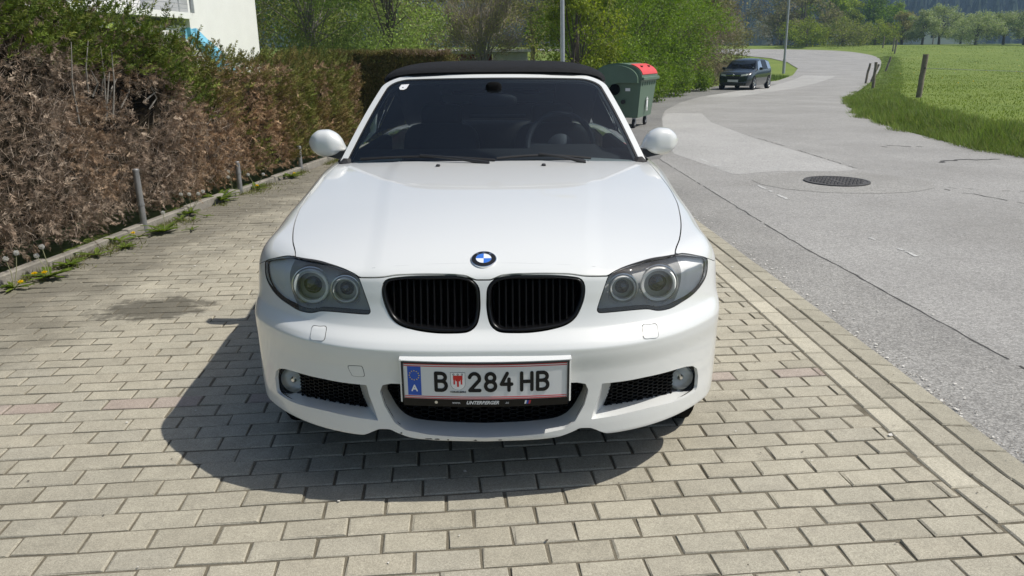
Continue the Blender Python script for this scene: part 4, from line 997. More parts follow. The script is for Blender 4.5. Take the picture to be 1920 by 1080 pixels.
V, Fc = loft([r0, r1, r2, r3], False); MB().add(V, Fc).build('cowl', 'black_plastic', CAR, True, 50)
for (ta, sa), (tb, sb), (tp, sp) in (((-.90, .035), (.02, .03), (-.02, -.04)), ((.03, .045), (.66, .035), (.60, -.04))):
    w = empty('wiper'); w.parent = CAR
    tt = np.linspace(ta, tb, 12); ss = np.linspace(sa, sb, 12) + .028 * np.sin(np.linspace(0, np.pi, 12)); P = wsurf(tt, ss) + [0, -.012, .012]
    MB().tube(P, .0065, 6).build('wiper_blade', 'rubber', w, True)
    mid = P[5]; base = wsurf(np.array([tp]), np.array([sp]))[0] + [0, -.015, .014]
    MB().tube([base, base + [0, -.004, .02], (base + mid) / 2 + [0, -.012, .02], mid + [0, -.004, .008]], [.011, .010, .007, .006], 8).build('wiper_arm', 'black_plastic', w, True)
for nx in (-.250, .244):
    z = float(skin_z(abs(nx), 1.315)[0]); MB().box((nx, 1.315, z + .004), (.020, .022, .012), bev=.004).build('washer_nozzle', 'black_plastic', hood)

# ---- soft top, side glass
st = empty('soft_top'); st.parent = CAR
ys = [2.075, 2.10, 2.16, 2.30, 2.50, 2.75, 3.00, 3.20, 3.40, 3.50]
zt = pchip(ys, [1.345, 1.366, 1.382, 1.398, 1.404, 1.388, 1.33, 1.235, 1.08, .99]); wd = pchip(ys, [.612, .625, .640, .652, .658, .660, .660, .662, .665, .665]); zb = pchip(ys, [1.292, 1.292, 1.292, 1.288, 1.275, 1.235, 1.14, 1.04, .97, .955])
Y_ = np.concatenate([np.linspace(2.075, 2.2, 8), np.linspace(2.22, 3.5, 40)]); U_ = np.linspace(-1, 1, 49)
uu, yy = np.meshgrid(U_, Y_, indexing='ij'); uu, yy = uu.ravel(), yy.ravel(); au = np.abs(uu)
xw = np.sign(uu) * wd(yy) * (1 - (1 - au) ** 1.35); V = np.stack([xw, yy + .14 * au ** 2 * (1 - sstep(yy, 2.05, 2.8)), zb(yy) + (zt(yy) - zb(yy)) * np.clip(1 - au ** 3.6, 0, 1) ** .75], 1)
T = grid_tris(49, len(Y_)); hole = lambda P: np.maximum.reduce([np.abs(P[:, 0]) - .42 + .02, 3.10 - P[:, 1], P[:, 1] - 3.36])
f = hole(V); A1, T1 = clip_tris(V, T, -f); mob('soft_top_cloth', npmesh('soft_top_cloth', A1, T1, True), 'soft_top_cloth', st)
A1, T1 = clip_tris(V, T, f - .006); mob('rear_window', npmesh('rear_window', A1 - [0, 0, .004], T1, True), 'rear_glass', st)
V2 = V - [0, 0, .018]; A1, T1 = clip_tris(V2, T, -f); mob('headliner', npmesh('headliner', A1, T1, True), 'interior', st)
for sg in (1, -1):
    p = lambda y, z, x: (sg * x, y, z)
    fr = [p(1.66, .925, .765), p(2.86, .95, .80), p(2.86, 1.235, .642), p(2.55, 1.268, .632), p(2.2, 1.288, .612), p(2.12, 1.26, .607)]
    MB().add(np.array(fr), [tuple(range(6))]).build('side_window', 'side_glass', CAR)
    q = [p(2.86, .95, .795), p(3.46, .955, .70), p(3.3, 1.02, .66), p(3.0, 1.15, .648), p(2.86, 1.235, .642)]; MB().add(np.array(q), [tuple(range(5))]).build('soft_top_side', 'soft_top_cloth', st)
    MB().tube([p(1.60, .925, .775), p(2.1, .945, .79), p(2.86, .953, .80), p(3.45, .96, .72)], .008, 6).build('belt_seal', 'rubber', CAR, True)
    # mirror
    m = empty('wing_mirror'); m.parent = CAR
    txs = np.concatenate([[0.0, .02, .06], np.linspace(.12, .88, 14), [.94, .98, 1.0]]); n = 36; V = []
    ztop = pchip([0, .08, .25, .45, .65, .85, .95, 1.], [.988, 1.024, 1.055, 1.069, 1.067, 1.047, 1.024, 1.003]); zbot = pchip([0, .08, .25, .45, .65, .85, .95, 1.], [.965, .955, .937, .928, .931, .952, .976, .996]); dep = pchip([0, .1, .4, .7, .9, 1.], [.028, .055, .078, .074, .048, .012])
    for tx in txs:
        a0, b0, dy = float(ztop(tx)), float(zbot(tx)), float(dep(tx)); cz0 = a0 * .40 + b0 * .60
        for b in np.linspace(0, 2 * math.pi, n, endpoint=False):
            cb, sb = math.cos(b), math.sin(b); e = .68; px_, pz_ = math.copysign(abs(cb) ** e, cb), math.copysign(abs(sb) ** e, sb)
            V.append((sg * (.778 + .190 * tx - .012 * (pz_ < 0) * abs(pz_) * (1 - tx)), 1.765 + (px_ * (dy if px_ < 0 else .022)) + .02 * tx, cz0 + pz_ * ((a0 - cz0) if pz_ > 0 else (cz0 - b0))))
    Fc = [(i * n + j, i * n + (j + 1) % n, (i + 1) * n + (j + 1) % n, (i + 1) * n + j) for i in range(len(txs) - 1) for j in range(n)] + [tuple(range(n)), tuple(range(len(V) - 1, len(V) - 1 - n, -1))]
    MB().add(V, Fc).build('mirror_housing', 'white_paint', m, True, 60)
    MB().lathe([(.064, .0), (.064, .006), (.0005, .008)], 32, (0, 0, 0), 'y').build('mirror_glass', 'chrome', m, True).matrix_local = Matrix.Translation((sg * .884, 1.795, .998)) @ Matrix.Diagonal((1.2, 1, .72, 1))
    MB().add([p(1.70, .918, .775), p(1.83, .922, .775), p(1.82, .968, .77), p(1.71, .962, .77), p(1.72, .935, .865), p(1.80, .937, .865), p(1.79, .968, .84), p(1.725, .966, .84)], [(0, 1, 2, 3), (4, 7, 6, 5), (0, 4, 5, 1), (1, 5, 6, 2), (2, 6, 7, 3), (3, 7, 4, 0)]).build('mirror_foot', 'black_plastic', m)
# ---- cabin
V, Fc = loft([np.array([(x, 1.50 + .12 * (x / .72) ** 2, .90), (x, 1.60 + .1 * (x / .72) ** 2, .935), (x, 1.85, .955 + (.022 if .18 < x < .55 else 0)), (x, 2.0, .935), (x, 2.03, .86), (x, 2.0, .60)], float) for x in np.linspace(-.72, .72, 33)], False)
MB().add(V, Fc).build('dashboard', 'interior', CAR, True, 40)
sw = empty('steering_wheel'); sw.parent = CAR
R_ = Matrix.Rotation(math.radians(-66), 4, 'X'); m = MB()
pts = [(.185 * math.cos(t), .185 * math.sin(t), 0) for t in np.linspace(0, 2 * math.pi, 41)]; m.tube(pts, .016, 8, False)
ob = m.build('steering_rim', 'interior_trim', sw, True); ob.matrix_local = Matrix.Translation((.37, 2.06, .945)) @ Matrix.Rotation(math.radians(68), 4, 'X')
ob = MB().lathe([(.075, -.03), (.07, .0), (.04, .015), (.0005, .018)], 24).box((.11, 0, -.01), (.14, .03, .012)).box((-.11, 0, -.01), (.14, .03, .012)).build('steering_hub', 'interior_trim', sw, True); ob.matrix_local = Matrix.Translation((.37, 2.06, .945)) @ Matrix.Rotation(math.radians(68), 4, 'X')
def cushion(c, d, name, parent, mat='interior', e=.42, tilt=0.):
    V = []; us = np.linspace(-math.pi / 2, math.pi / 2, 13); vs = np.linspace(-math.pi, math.pi, 25)[:-1]; sp = lambda v: math.copysign(abs(v) ** e, v)
    for a in us:
        for b in vs: V.append((d[0] / 2 * sp(math.cos(a)) * sp(math.cos(b)), d[1] / 2 * sp(math.cos(a)) * sp(math.sin(b)), d[2] / 2 * sp(math.sin(a))))
    n = 24; Fc = [(i * n + j, i * n + (j + 1) % n, (i + 1) * n + (j + 1) % n, (i + 1) * n + j) for i in range(12) for j in range(n)]
    R = np.array(Matrix.Rotation(tilt, 3, 'X')); return MB().add(np.array(V) @ R.T + np.array(c), Fc).build(name, mat, parent, True, 80)
for sx in (-.36, .36):
    s_ = empty('front_seat'); s_.parent = CAR
    cushion((sx, 2.42, .52), (.50, .52, .20), 'seat_base', s_, 'seat_leather'); cushion((sx, 2.72, .74), (.50, .16, .56), 'backrest', s_, 'seat_leather', tilt=math.radians(-12)); cushion((sx, 2.80, 1.055), (.27, .11, .16), 'headrest', s_, 'seat_leather')
    for dx in (-.055, .055): MB().tube([(sx + dx, 2.77, .92), (sx + dx, 2.80, 1.02)], .007, 6).build('headrest_post', 'satin_silver', s_)
cushion((0, 3.22, .72), (1.2, .2, .55), 'rear_bench', CAR); MB().tube([(-.20, 3.3, 1.015), (.20, 3.3, 1.015)], .016, 8).build('wind_deflector_bar', 'interior_trim', CAR, True)
rm = empty('rear_view_mirror'); rm.parent = CAR
cushion((0, 1.92, 1.200), (.25, .045, .072), 'mirror_body', rm, 'interior', .7); cushion((0, 1.965, 1.252), (.09, .05, .09), 'sensor_pod', rm, 'black_void', .7)
MB().box((0, 2.4, .34), (1.35, 1.9, .06)).build('cabin_floor', 'interior', CAR)
MB().box((0, 1.47, .62), (1.36, .05, .50)).build('firewall', 'black_void', CAR)
for sg in (1, -1): MB().box((sg * .735, 2.2, .64), (.075, 1.3, .60), bev=.02).build('door_trim', 'interior', CAR)

# ---- wheels
def make_wheel(name, parent, r, w, rr, loc, sg, spokes=5, tm='tyre_rubber', am='alloy'):
    o = empty(name); o.parent = parent; o.location = loc
    h = w / 2
    pr = [(rr, -h + .01), (rr + .01, -h), (r - .035, -h - .004), (r - .012, -h + .012), (r, -h + .035), (r, h - .035), (r - .012, h - .012), (r - .035, h + .004), (rr + .01, h), (rr, h - .01)]
    MB().lathe(pr, 40, (0, 0, 0), 'x').build('tyre', tm, o, True, 50)
    rim = MB(); rim.lathe([(rr, sg * (h - .008)), (rr - .012, sg * (h - .004)), (rr - .022, sg * (h - .02)), (rr - .03, -sg * h * .8)], 40, (0, 0, 0), 'x'); rim.lathe([(.06, sg * (h - .03)), (.055, sg * (h - .012)), (.0005, sg * (h - .01))], 20, (0, 0, 0), 'x')
    for k in range(spokes):
        a = k * 2 * math.pi / spokes; ca, sa = math.cos(a), math.sin(a); P = []
        for rad, wd_ in ((.045, .030), (rr - .02, .022)):
            for dw, dx in ((-wd_, 0), (wd_, 0), (wd_, -.03), (-wd_, -.03)):
                P.append((sg * (h - .016 + dx), rad * ca - dw * sa, rad * sa + dw * ca))
        rim.add(P, [(0, 1, 5, 4), (1, 2, 6, 5), (2, 3, 7, 6), (3, 0, 4, 7)])
    rim.build('rim', am, o, True, 35); MB().lathe([(rr - .05, -sg * .02), (.0005, -sg * .02)], 32, (0, 0, 0), 'x').build('brake_disc', 'satin_silver', o)
    return o
for sg in (1, -1):
    for yy in (.756, 3.416): make_wheel('wheel', CAR, .316, .215, .222, (sg * .745, yy, .316), sg)
for sg in (1, -1):
    MB().add(*loft([np.array([(sg * x, float(bsolve(lambda y: body(np.array([x]), y, np.array([z])), np.array([2.5]), np.array([4.8]))[0]) + .004, z) for x in (.50, .60, .70, .78)]) for z in (.70, .76, .82)], False)).build('tail_light', 'plate_red', CAR)
# ================================================================== VEGETATION
leafmat('foliage', .45, .55); leafmat('conifer_foliage', .15, .7, .15); leafmat('dead_foliage', .12, .85, .1); leafmat('grass_blade', .40, .5, .3)
leafmat('petal', .5, .6, .2)
pmat('bark', (.10, .085, .068), .95, vary=.35, vscale=6, bump=.8, bscale=25)
pmat('bark_pale', (.22, .205, .18), .95, vary=.3, vscale=8, bump=.6, bscale=30)
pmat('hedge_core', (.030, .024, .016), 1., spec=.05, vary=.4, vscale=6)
pmat('steel_post', (.30, .30, .30), .45, metal=.6, vary=.2, vscale=14)
def unit(v): return v / np.maximum(np.linalg.norm(v, axis=-1, keepdims=True), 1e-9)
def leaves(P, size, aspect, col, rng, axis=None, spread=1.0, fold=.15):
    """rhombic leaves; axis = preferred long direction (n,3)"""
    n = len(P); a = unit(rng.normal(size=(n, 3)))
    if axis is not None: a = unit(axis + spread * rng.normal(size=(n, 3)))
    b = unit(np.cross(a, unit(rng.normal(size=(n, 3))))); c = np.cross(a, b); s = np.broadcast_to(np.asarray(size, float), (n,))[:, None]
    w = s * aspect
    V = np.stack([P, P + a * s * .5 + b * w * .5 + c * w * fold, P + a * s, P + a * s * .5 - b * w * .5 + c * w * fold], 1).reshape(-1, 3)
    return V, np.arange(4 * n).reshape(n, 4), np.repeat(col, 4, axis=0)
def blades(P, size, width, col, rng, axis, spread=.5, bend=None, tipcol=None):
    n = len(P); a = unit(axis + spread * rng.normal(size=(n, 3))); b = unit(np.cross(a, rng.normal(size=(n, 3)))); s = np.asarray(size, float)[:, None]; w = np.broadcast_to(np.asarray(width, float), (n,))[:, None]
    tip = P + a * s
    if bend is not None: tip = tip + bend
    V = np.stack([P - b * w / 2, P + b * w / 2, tip], 1).reshape(-1, 3); C = np.repeat(col, 3, axis=0)
    if tipcol is not None: C[2::3] = tipcol
    return V, np.arange(3 * n).reshape(n, 3), C
def mixcol(cols, n, rng, var=.18):
    cols = np.array(cols, float); w = rng.dirichlet(np.ones(len(cols)) * .6, n); c = w @ cols; return np.clip(c * np.exp(rng.normal(0, var, (n, 1))), .002, .9)

def tree(name, label, x, y, h, w, cols, n, leaf, trunk_r=.12, base=.25, group=None, seed=0, twigs=0, clumps=34, droop=0., cat='tree', bark='bark', twigcol=None, gappy=.55, depth=None, lo=None, z=None, skirt=0, bright=1.):
    """trunk with limbs, crown of leaf clumps spread through an uneven volume"""
    rng = np.random.default_rng(seed + 100); z0 = float(terrain(x, y)) - .05 if z is None else z
    root = empty(name, (x, y, z0), 0., label, cat, group); dp = depth or w; lo = base if lo is None else lo
    cc = []
    for k in range(clumps):
        u = unit(rng.normal(size=3)); r = rng.uniform(.35, 1.) ** .6; t = (u[2] * r + 1) / 2
        shape = (.62 + .38 * math.sin(math.pi * min(1, t * .85 + .2))) * (1 + .18 * rng.normal())
        cc.append((u[0] * r * w / 2 * shape, u[1] * r * dp / 2 * shape, h * (lo + (1 - lo) * t * .96), rng.uniform(.10, .21) * (w + dp) / 2 * (1.05 - .3 * t)))
    for k in range(skirt):
        a = rng.uniform(0, 2 * math.pi); cc.append((math.cos(a) * w * .40, math.sin(a) * dp * .40, rng.uniform(.25, 1.0), rng.uniform(.08, .13) * w)); 
    clumps += skirt
    cc = np.array(cc); m = MB(); th = h * (lo + .25)
    m.tube([(0, 0, -.1), (rng.normal() * .05, rng.normal() * .05, th * .5), (rng.normal() * .12, rng.normal() * .12, th), (rng.normal() * .2, rng.normal() * .2, h * .8)], [trunk_r * 1.25, trunk_r, trunk_r * .75, trunk_r * .25], 8)
    for k in range(0, clumps, 2):
        s_ = np.array([0, 0, th * rng.uniform(.45, 1.05)]); e_ = cc[k, :3]; mid = (s_ + e_) / 2 + rng.normal(0, .08 * w / 2, 3) + [0, 0, .06 * h]; m.tube([s_, mid, e_], [trunk_r * .30, trunk_r * .18, trunk_r * .06], 5, False)
    m.build('trunk', bark, root, True)
    idx = rng.integers(0, clumps, n); d = unit(rng.normal(size=(n, 3))) * (rng.random((n, 1)) ** .45); P = cc[idx, :3] + d * cc[idx, 3:4] * [1.15, 1.15, .85]
    f = fbm(P[:, 0] * 1.3 + seed * 7, P[:, 1] * 1.3, P[:, 2] * 1.3, oct=3); P = P[f > -gappy * .62]; idx = idx[f > -gappy * .62] if len(idx) == len(f) else idx
    k = len(P); P[:, 2] = np.maximum(P[:, 2], .05)
    col = mixcol(cols, k, rng) * bright * np.exp(.16 * np.sin(idx * 12.9898))[:, None]
    ax = np.tile([0, 0, -droop], (k, 1)) if droop else None
    V, F_, C = leaves(P, leaf * rng.uniform(.6, 1.35, k), .55, col, rng, ax, .8 if droop else 1.)
    Vs, Fs, Cs = [V], [F_], [C]
    mob('crown', npmesh('crown', V, F_, col=C), 'foliage', root)
    if twigs:
        tid = rng.integers(0, clumps, twigs); S_ = cc[tid, :3] + rng.normal(size=(twigs, 3)) * cc[tid, 3:4] * .5; ax = unit(S_ - [0, 0, h * .35]) * .9 + [0, 0, .5]
        V, F_, C = blades(S_, rng.uniform(.35, 1.1, twigs) * h * .11, .014 + .012 * rng.random(twigs), mixcol(twigcol or [(.16, .13, .10), (.24, .20, .16)], twigs, rng), rng, ax, .45)
        tag(mob('twigs', npmesh('twigs', V, F_, col=C), 'dead_foliage', root), kind='stuff')
    return root

# ---- thuja hedge, partly dead
HX = lambda y: np.interp(y, [2.5, 4.7, 6.33, 8.2, 9.85, 12.8], [-3.66, -3.42, -3.26, -3.06, -2.84, -2.41])
HT = lambda y: np.interp(y, [2.5, 5.5, 6.3, 7.2, 7.6, 8.0, 8.35, 9.5, 13], [2.35, 2.00, 1.84, 1.74, 1.63, 1.49, 1.42, 1.37, 1.36])
def hedge_disp(y, z): return .13 * fbm(y * 2.2, z * .8, 0., 3, 5) + .07 * fbm(y * 6, z * 3.0, 1.7, 3, 9)
def greenness(y, z):
    top = HT(y); n_ = fbm(y * 2.1, z * 1.7, 3.3, 3, 2) * .34 + fbm(y * 7, z * 1.4, 9.1, 2, 8) * .18
    a = sstep(z - (top - .62) + n_ * 1.25, -.12, .22)                      # live crest of the near part
    far = sstep(y, 7.6, 9.0); b = sstep(fbm(y * 5.5, z * .7, 4.2, 3, 21) - .02 + .22 * sstep(y, 8.6, 10.2), -.10, .30)
    nearl = sstep(5.15 - y, 0, .5) * sstep(z, .9, 1.5) * .7
    return np.clip(np.maximum(np.maximum(a * (1 - far * .7), b * far), nearl), 0, 1)
def holes(y, z):
    h = 0.
    for cy_, cz_, ry, rz in ((6.72, .98, .15, .19), (6.97, 1.10, .17, .15), (5.50, 1.30, .13, .17), (8.74, .98, .06, .24), (6.45, 1.18, .16, .07)): h = np.maximum(h, 1 - ((y - cy_) / ry) ** 2 - ((z - cz_) / rz) ** 2)
    return np.clip(h, 0, 1)
hedge = empty('thuja_hedge', (-3.6, 7, 0), 0, 'tall thuja hedge with dead brown lower half along the driveway', 'hedge')
rng = np.random.default_rng(31); hl_ = np.array([3.6, -7, 0])
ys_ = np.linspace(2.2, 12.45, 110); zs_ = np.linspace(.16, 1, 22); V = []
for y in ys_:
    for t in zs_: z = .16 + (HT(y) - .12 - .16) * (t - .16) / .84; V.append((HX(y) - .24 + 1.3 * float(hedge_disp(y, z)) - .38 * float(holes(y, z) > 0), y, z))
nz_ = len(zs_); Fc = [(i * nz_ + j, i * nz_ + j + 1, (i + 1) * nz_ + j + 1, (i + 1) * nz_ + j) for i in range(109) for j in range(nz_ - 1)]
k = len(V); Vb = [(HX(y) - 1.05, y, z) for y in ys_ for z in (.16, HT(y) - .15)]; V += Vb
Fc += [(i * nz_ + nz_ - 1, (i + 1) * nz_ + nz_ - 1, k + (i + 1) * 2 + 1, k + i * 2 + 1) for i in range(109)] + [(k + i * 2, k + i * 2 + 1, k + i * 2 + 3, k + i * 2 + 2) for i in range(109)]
MB().add(np.array(V) + hl_, Fc).build('hedge_core', 'hedge_core', hedge)  # solid dark core added inside the foliage to block light
def dist_sample(n, lo=2.3, hi=12.4):
    y = lo + (hi - lo) * rng.random(n * 2) ** 1.15; return y[:n]
# flat fan sprays: a stem with side shoots in one plane
def sprays(P, D, L_, col, rng, k=22, bw=.007, bl=.035):
    n = len(P); D = unit(D); side = unit(np.cross(D, rng.normal(size=(n, 3)) * [.5, 1, .6])); t = rng.random((n, k)); sg = np.where(rng.random((n, k)) < .5, -1., 1.)
    S0 = P[:, None] + D[:, None] * (L_[:, None] * t)[..., None]
    ln = bl * (1.15 - .7 * t) * rng.uniform(.6, 1.3, (n, k)); dr = unit(D[:, None] * .75 + side[:, None] * (sg * .75)[..., None] + .22 * rng.normal(size=(n, k, 3)))
    nrm = np.cross(D, side)[:, None] + .35 * rng.normal(size=(n, k, 3)); wv = unit(np.cross(dr, nrm)) * bw / 2 * rng.uniform(.7, 1.4, (n, k, 1))
    tip = S0 + dr * ln[..., None]; V = np.stack([S0 - wv, S0 + wv, tip], 2).reshape(-1, 3); C = np.repeat(np.repeat(col, k, axis=0) * np.exp(rng.normal(0, .14, (n * k, 1))), 3, axis=0)
    return V, np.arange(3 * n * k).reshape(-1, 3), C
n = 18000; y = dist_sample(n); z = .16 + (HT(y) - .10) * rng.random(n) ** .8; g_ = greenness(y, z); keep = (rng.random(n) < g_) & (holes(y, z) <= 0); y, z = y[keep], z[keep]; n = len(y)
top = z > HT(y) - .13; tuft = .13 * np.maximum(fbm(y * 7, z * 6, 2.2, 3, 33), -.3); x = HX(y) + hedge_disp(y, z) - .16 * rng.random(n) ** 1.5 + .02 + tuft; x = np.where(top, HX(y) - rng.random(n) * .8 + .05, x)
z2 = z + np.where(top, .09 * fbm(y * 7, x * 7, 1., 2, 6) + .02, 0)
P = np.stack([x, y, z2], 1) + hl_; ax = np.stack([.55 + .3 * rng.random(n), .45 * rng.normal(size=n), .25 + .5 * rng.random(n)], 1) + np.where(top[:, None], [0, 0, .7], 0)
col = mixcol([(.105, .165, .026), (.145, .19, .034), (.20, .21, .046), (.07, .115, .022)], n, rng, .2); col *= np.exp(.3 * fbm(y * 5, z * 5, 3, 3, 27))[:, None]
old = np.clip(sstep(fbm(y * 4, z * 2, 6.6, 3, 44), -.25, .45)[:, None] * .75 * sstep(y, 7.3, 8.3)[:, None] + .25 * sstep(y, 7.6, 8.6)[:, None], 0, .9); col = col * (1 - old) + mixcol([(.22, .165, .06), (.19, .16, .055), (.24, .15, .075)], n, rng) * old
V, F_, C = sprays(P, ax, rng.uniform(.07, .17, n), col, rng, 22, .0085, .040)
tag(mob('green_foliage', npmesh('green_foliage', V, F_, col=C), 'conifer_foliage', hedge), kind='stuff')
n = 19500; y = dist_sample(n); z = .10 + (HT(y) - .14) * rng.random(n); g_ = greenness(y, z); hh = holes(y, z); keep = (rng.random(n) < 1 - .80 * g_) & ((hh <= 0) | (rng.random(n) < .04)); y, z = y[keep], z[keep]; n = len(y)
x = HX(y) + hedge_disp(y, z) - .20 * rng.random(n) ** 1.5 + .02 - .07 * sstep(.40 - z, 0, .3) + .09 * np.maximum(fbm(y * 8, z * 5, 7.2, 2, 39), -.4)
P = np.stack([x, y, z], 1) + hl_; ax = np.stack([np.full(n, .4), rng.normal(0, .32, n), rng.normal(.22, .6, n)], 1)
warm = sstep(y, 6.6, 8.0)[:, None]; grey = mixcol([(.235, .172, .125), (.31, .24, .18), (.42, .345, .27), (.135, .094, .066)], n, rng, .28); rust = mixcol([(.30, .182, .10), (.37, .245, .14), (.21, .125, .072), (.43, .32, .20)], n, rng, .25)
rusty = np.clip(warm * .8 + (fbm(y * 1.5, z * 1.5, 8, 2, 61) > .25)[:, None] * .4, 0, 1); col = grey * (1 - rusty) + rust * rusty
V, F_, C = sprays(P, ax, rng.uniform(.05, .11, n), col, rng, 22, .0048, .036)
tag(mob('dead_foliage', npmesh('dead_foliage', V, F_, col=C), 'dead_foliage', hedge), kind='stuff')
# bare twigs
n = 16000; y = 2.3 + 6.2 * rng.random(n); z = .2 + (HT(y) - .35) * rng.random(n); keep = (rng.random(n) < 1 - .75 * greenness(y, z)) & ((holes(y, z) <= 0) | (rng.random(n) < .12)); y, z = y[keep], z[keep]; n = len(y)
P = np.stack([HX(y) + hedge_disp(y, z) - .12 * rng.random(n) + .03, y, z], 1) + hl_; ax = np.stack([np.full(n, .22), rng.normal(0, .5, n), rng.normal(.35, .55, n)], 1)
V, F_, C = blades(P, rng.uniform(.05, .17, n), rng.uniform(.002, .0045, n), mixcol([(.30, .24, .19), (.40, .34, .28), (.22, .17, .13)], n, rng, .2), rng, ax, .35)
tag(mob('bare_twigs', npmesh('bare_twigs', V, F_, col=C), 'dead_foliage', hedge), kind='stuff')
for k in range(12):        # stems that show in the thin upper zone
    y = rng.uniform(5.6, 7.1); z0, z1 = rng.uniform(.9, 1.2), float(HT(y)) - rng.uniform(.3, .6); xx = float(HX(y)) + rng.uniform(-.06, .02)
    pts = [(xx - .05, y + rng.normal(0, .03), z0), (xx, y + rng.normal(0, .05), (z0 + z1) / 2), (xx + .02, y + rng.normal(0, .08), z1)]; MB().tube(np.array(pts) + hl_, [.008, .006, .003], 5).build('hedge_stem', 'bark_pale', hedge, True)
# ---- short cross hedge behind the car
ch = empty('cross_hedge', (-2.1, 12.6, 0), 0, 'shaded clipped hedge crossing behind the white car', 'hedge')
rng = np.random.default_rng(8); c0 = np.array([2.1, -12.6, 0])
MB().box((-2.0, 13.35, .70), (2.0, .8, 1.30)).build('hedge_core', 'hedge_core', ch).location = c0
n = 60000; u = rng.random(n); face = rng.random(n); x = -3.0 + 1.95 * u + .0; y = 12.85 + .08 * fbm(x * 5, face * 5, 0, 3, 3); zt = 1.46 + .03 * fbm(x * 4, 0 * x, 2, 3, 5); z = zt * rng.random(n) ** .8
tp = face > .72; y = np.where(tp, 12.8 + rng.random(n) * .9, y); z = np.where(tp, zt + .05 * rng.random(n), z); en = (face < .15); x = np.where(en, -1.06 + .06 * rng.normal(size=n), x); y = np.where(en, 12.85 + rng.random(n) * .9, y)
P = np.stack([x, y, z], 1) + c0; col = mixcol([(.115, .125, .034), (.15, .135, .045), (.22, .15, .07), (.085, .11, .03)], n, rng, .25); col = np.where((tp & (x > -1.9) & (rng.random(n) < .6))[:, None], mixcol([(.20, .14, .09), (.28, .21, .15)], n, rng), col)
V, F_, C = blades(P, rng.uniform(.04, .10, n), rng.uniform(.010, .018, n), col, rng, np.stack([np.zeros(n), np.full(n, -.5), np.full(n, .6)], 1), .6)
tag(mob('foliage', npmesh('foliage', V, F_, col=C), 'conifer_foliage', ch), kind='stuff')
# ---- steel posts at the hedge foot
for (x, y, h, lb) in ((-3.20, 6.38, .52, 'grey steel post standing in the dead hedge, nearest of three'), (-3.00, 8.22, .34, 'short visible grey steel post in the middle of the hedge foot'), (-2.775, 9.88, .32, 'grey steel post at the green far end of the hedge')):
    p = empty('steel_post', (x, y, 0), 0, lb, 'post', 'steel posts along the hedge'); MB().tube([(0, 0, -.05), (0, 0, h)], .027, 14).build('post_tube', 'steel_post', p, True)
    MB().lathe([(.029, h - .01), (.029, h + .006), (.02, h + .014), (.0005, h + .016)], 14).build('post_cap', 'steel_post', p, True); MB().lathe([(.031, .22), (.031, .24)], 14).build('wire_clamp', 'steel_post', p)

# ---- dandelions and weeds along the curb
def dandelion(x, y, label, heads=(), flowers=(), r=.13, nl=16, seed=1, up=.35, name='dandelion_plant', cols=((.13, .19, .03), (.18, .24, .045), (.10, .15, .028))):
    rng = np.random.default_rng(seed); root = empty(name, (x, y, 0.0), 0, label, 'weed', 'weeds along the hedge curb')
    for k in range(nl):
        a = rng.uniform(0, 2 * math.pi); L_ = r * rng.uniform(.55, 1.2); el = rng.uniform(.1, 1.) * up * 2; ts = np.linspace(0, 1, 7); d = np.array([math.cos(a), math.sin(a)]); pn = np.array([-d[1], d[0]]); V = []
        for i, t in enumerate(ts):
            rad = L_ * t * math.cos(el * .7); zz = .01 + L_ * (math.sin(el) * t - .55 * el * t * t * .8); wv = .016 * (r / .13) * (math.sin(math.pi * min(1, t * .8 + .12)) * (1 if i % 2 else .62)) if t < 1 else .001
            c = d * rad; V += [(*(c - pn * wv), max(zz, .006) + .004), (*c, max(zz, .006)), (*(c + pn * wv), max(zz, .006) + .004)]
        F_ = [(i * 3 + j, i * 3 + 3 + j, i * 3 + 4 + j, i * 3 + 1 + j) for i in range(6) for j in range(2)]
        mob('leaf', npmesh('leaf', np.array(V), np.array(F_), True, col=np.tile(mixcol(cols, 1, rng, .15), (len(V), 1))), 'foliage', root)
    for hx, hy, hz in heads:
        MB().tube([(0, 0, 0), (hx * .5 + .01, hy * .5, hz * .55), (hx, hy, hz)], [.003, .0024, .002], 5).build('stalk', 'weed_stalk', root, True); c = np.array([hx, hy, hz]); n = 220; d = unit(rng.normal(size=(n, 3)))
        V, F_, C = blades(c + d * .003, np.full(n, .016), .0008, np.tile([[.62, .61, .57]], (n, 1)), rng, d * 9, .2); V2, F2, C2 = leaves(c + d * .0145, .006, .9, np.tile([[.66, .66, .63]], (n, 1)), rng)
        h_ = mob('seed_head', npmesh('seed_head', np.vstack([V, V2]), [F_, F2 + len(V)], col=np.vstack([C, C2])), 'petal', root)
    for hx, hy, hz in flowers:
        MB().tube([(0, 0, 0), (hx * .5, hy * .5, hz * .6), (hx, hy, hz)], [.003, .0024, .002], 5).build('stalk', 'weed_stalk', root, True); n = 90; d = unit(rng.normal(size=(n, 3)) * [1, 1, .35] + [0, 0, .35]); V, F_, C = leaves(np.array([hx, hy, hz]) + d * .002, rng.uniform(.012, .021, n), .3, mixcol([(.85, .62, .01), (.9, .70, .02)], n, rng, .06), rng, d * 6, .3)
        mob('flower_head', npmesh('flower_head', V, F_, col=C), 'petal', root)
    return root
pmat('weed_stalk', (.22, .22, .12), .7)
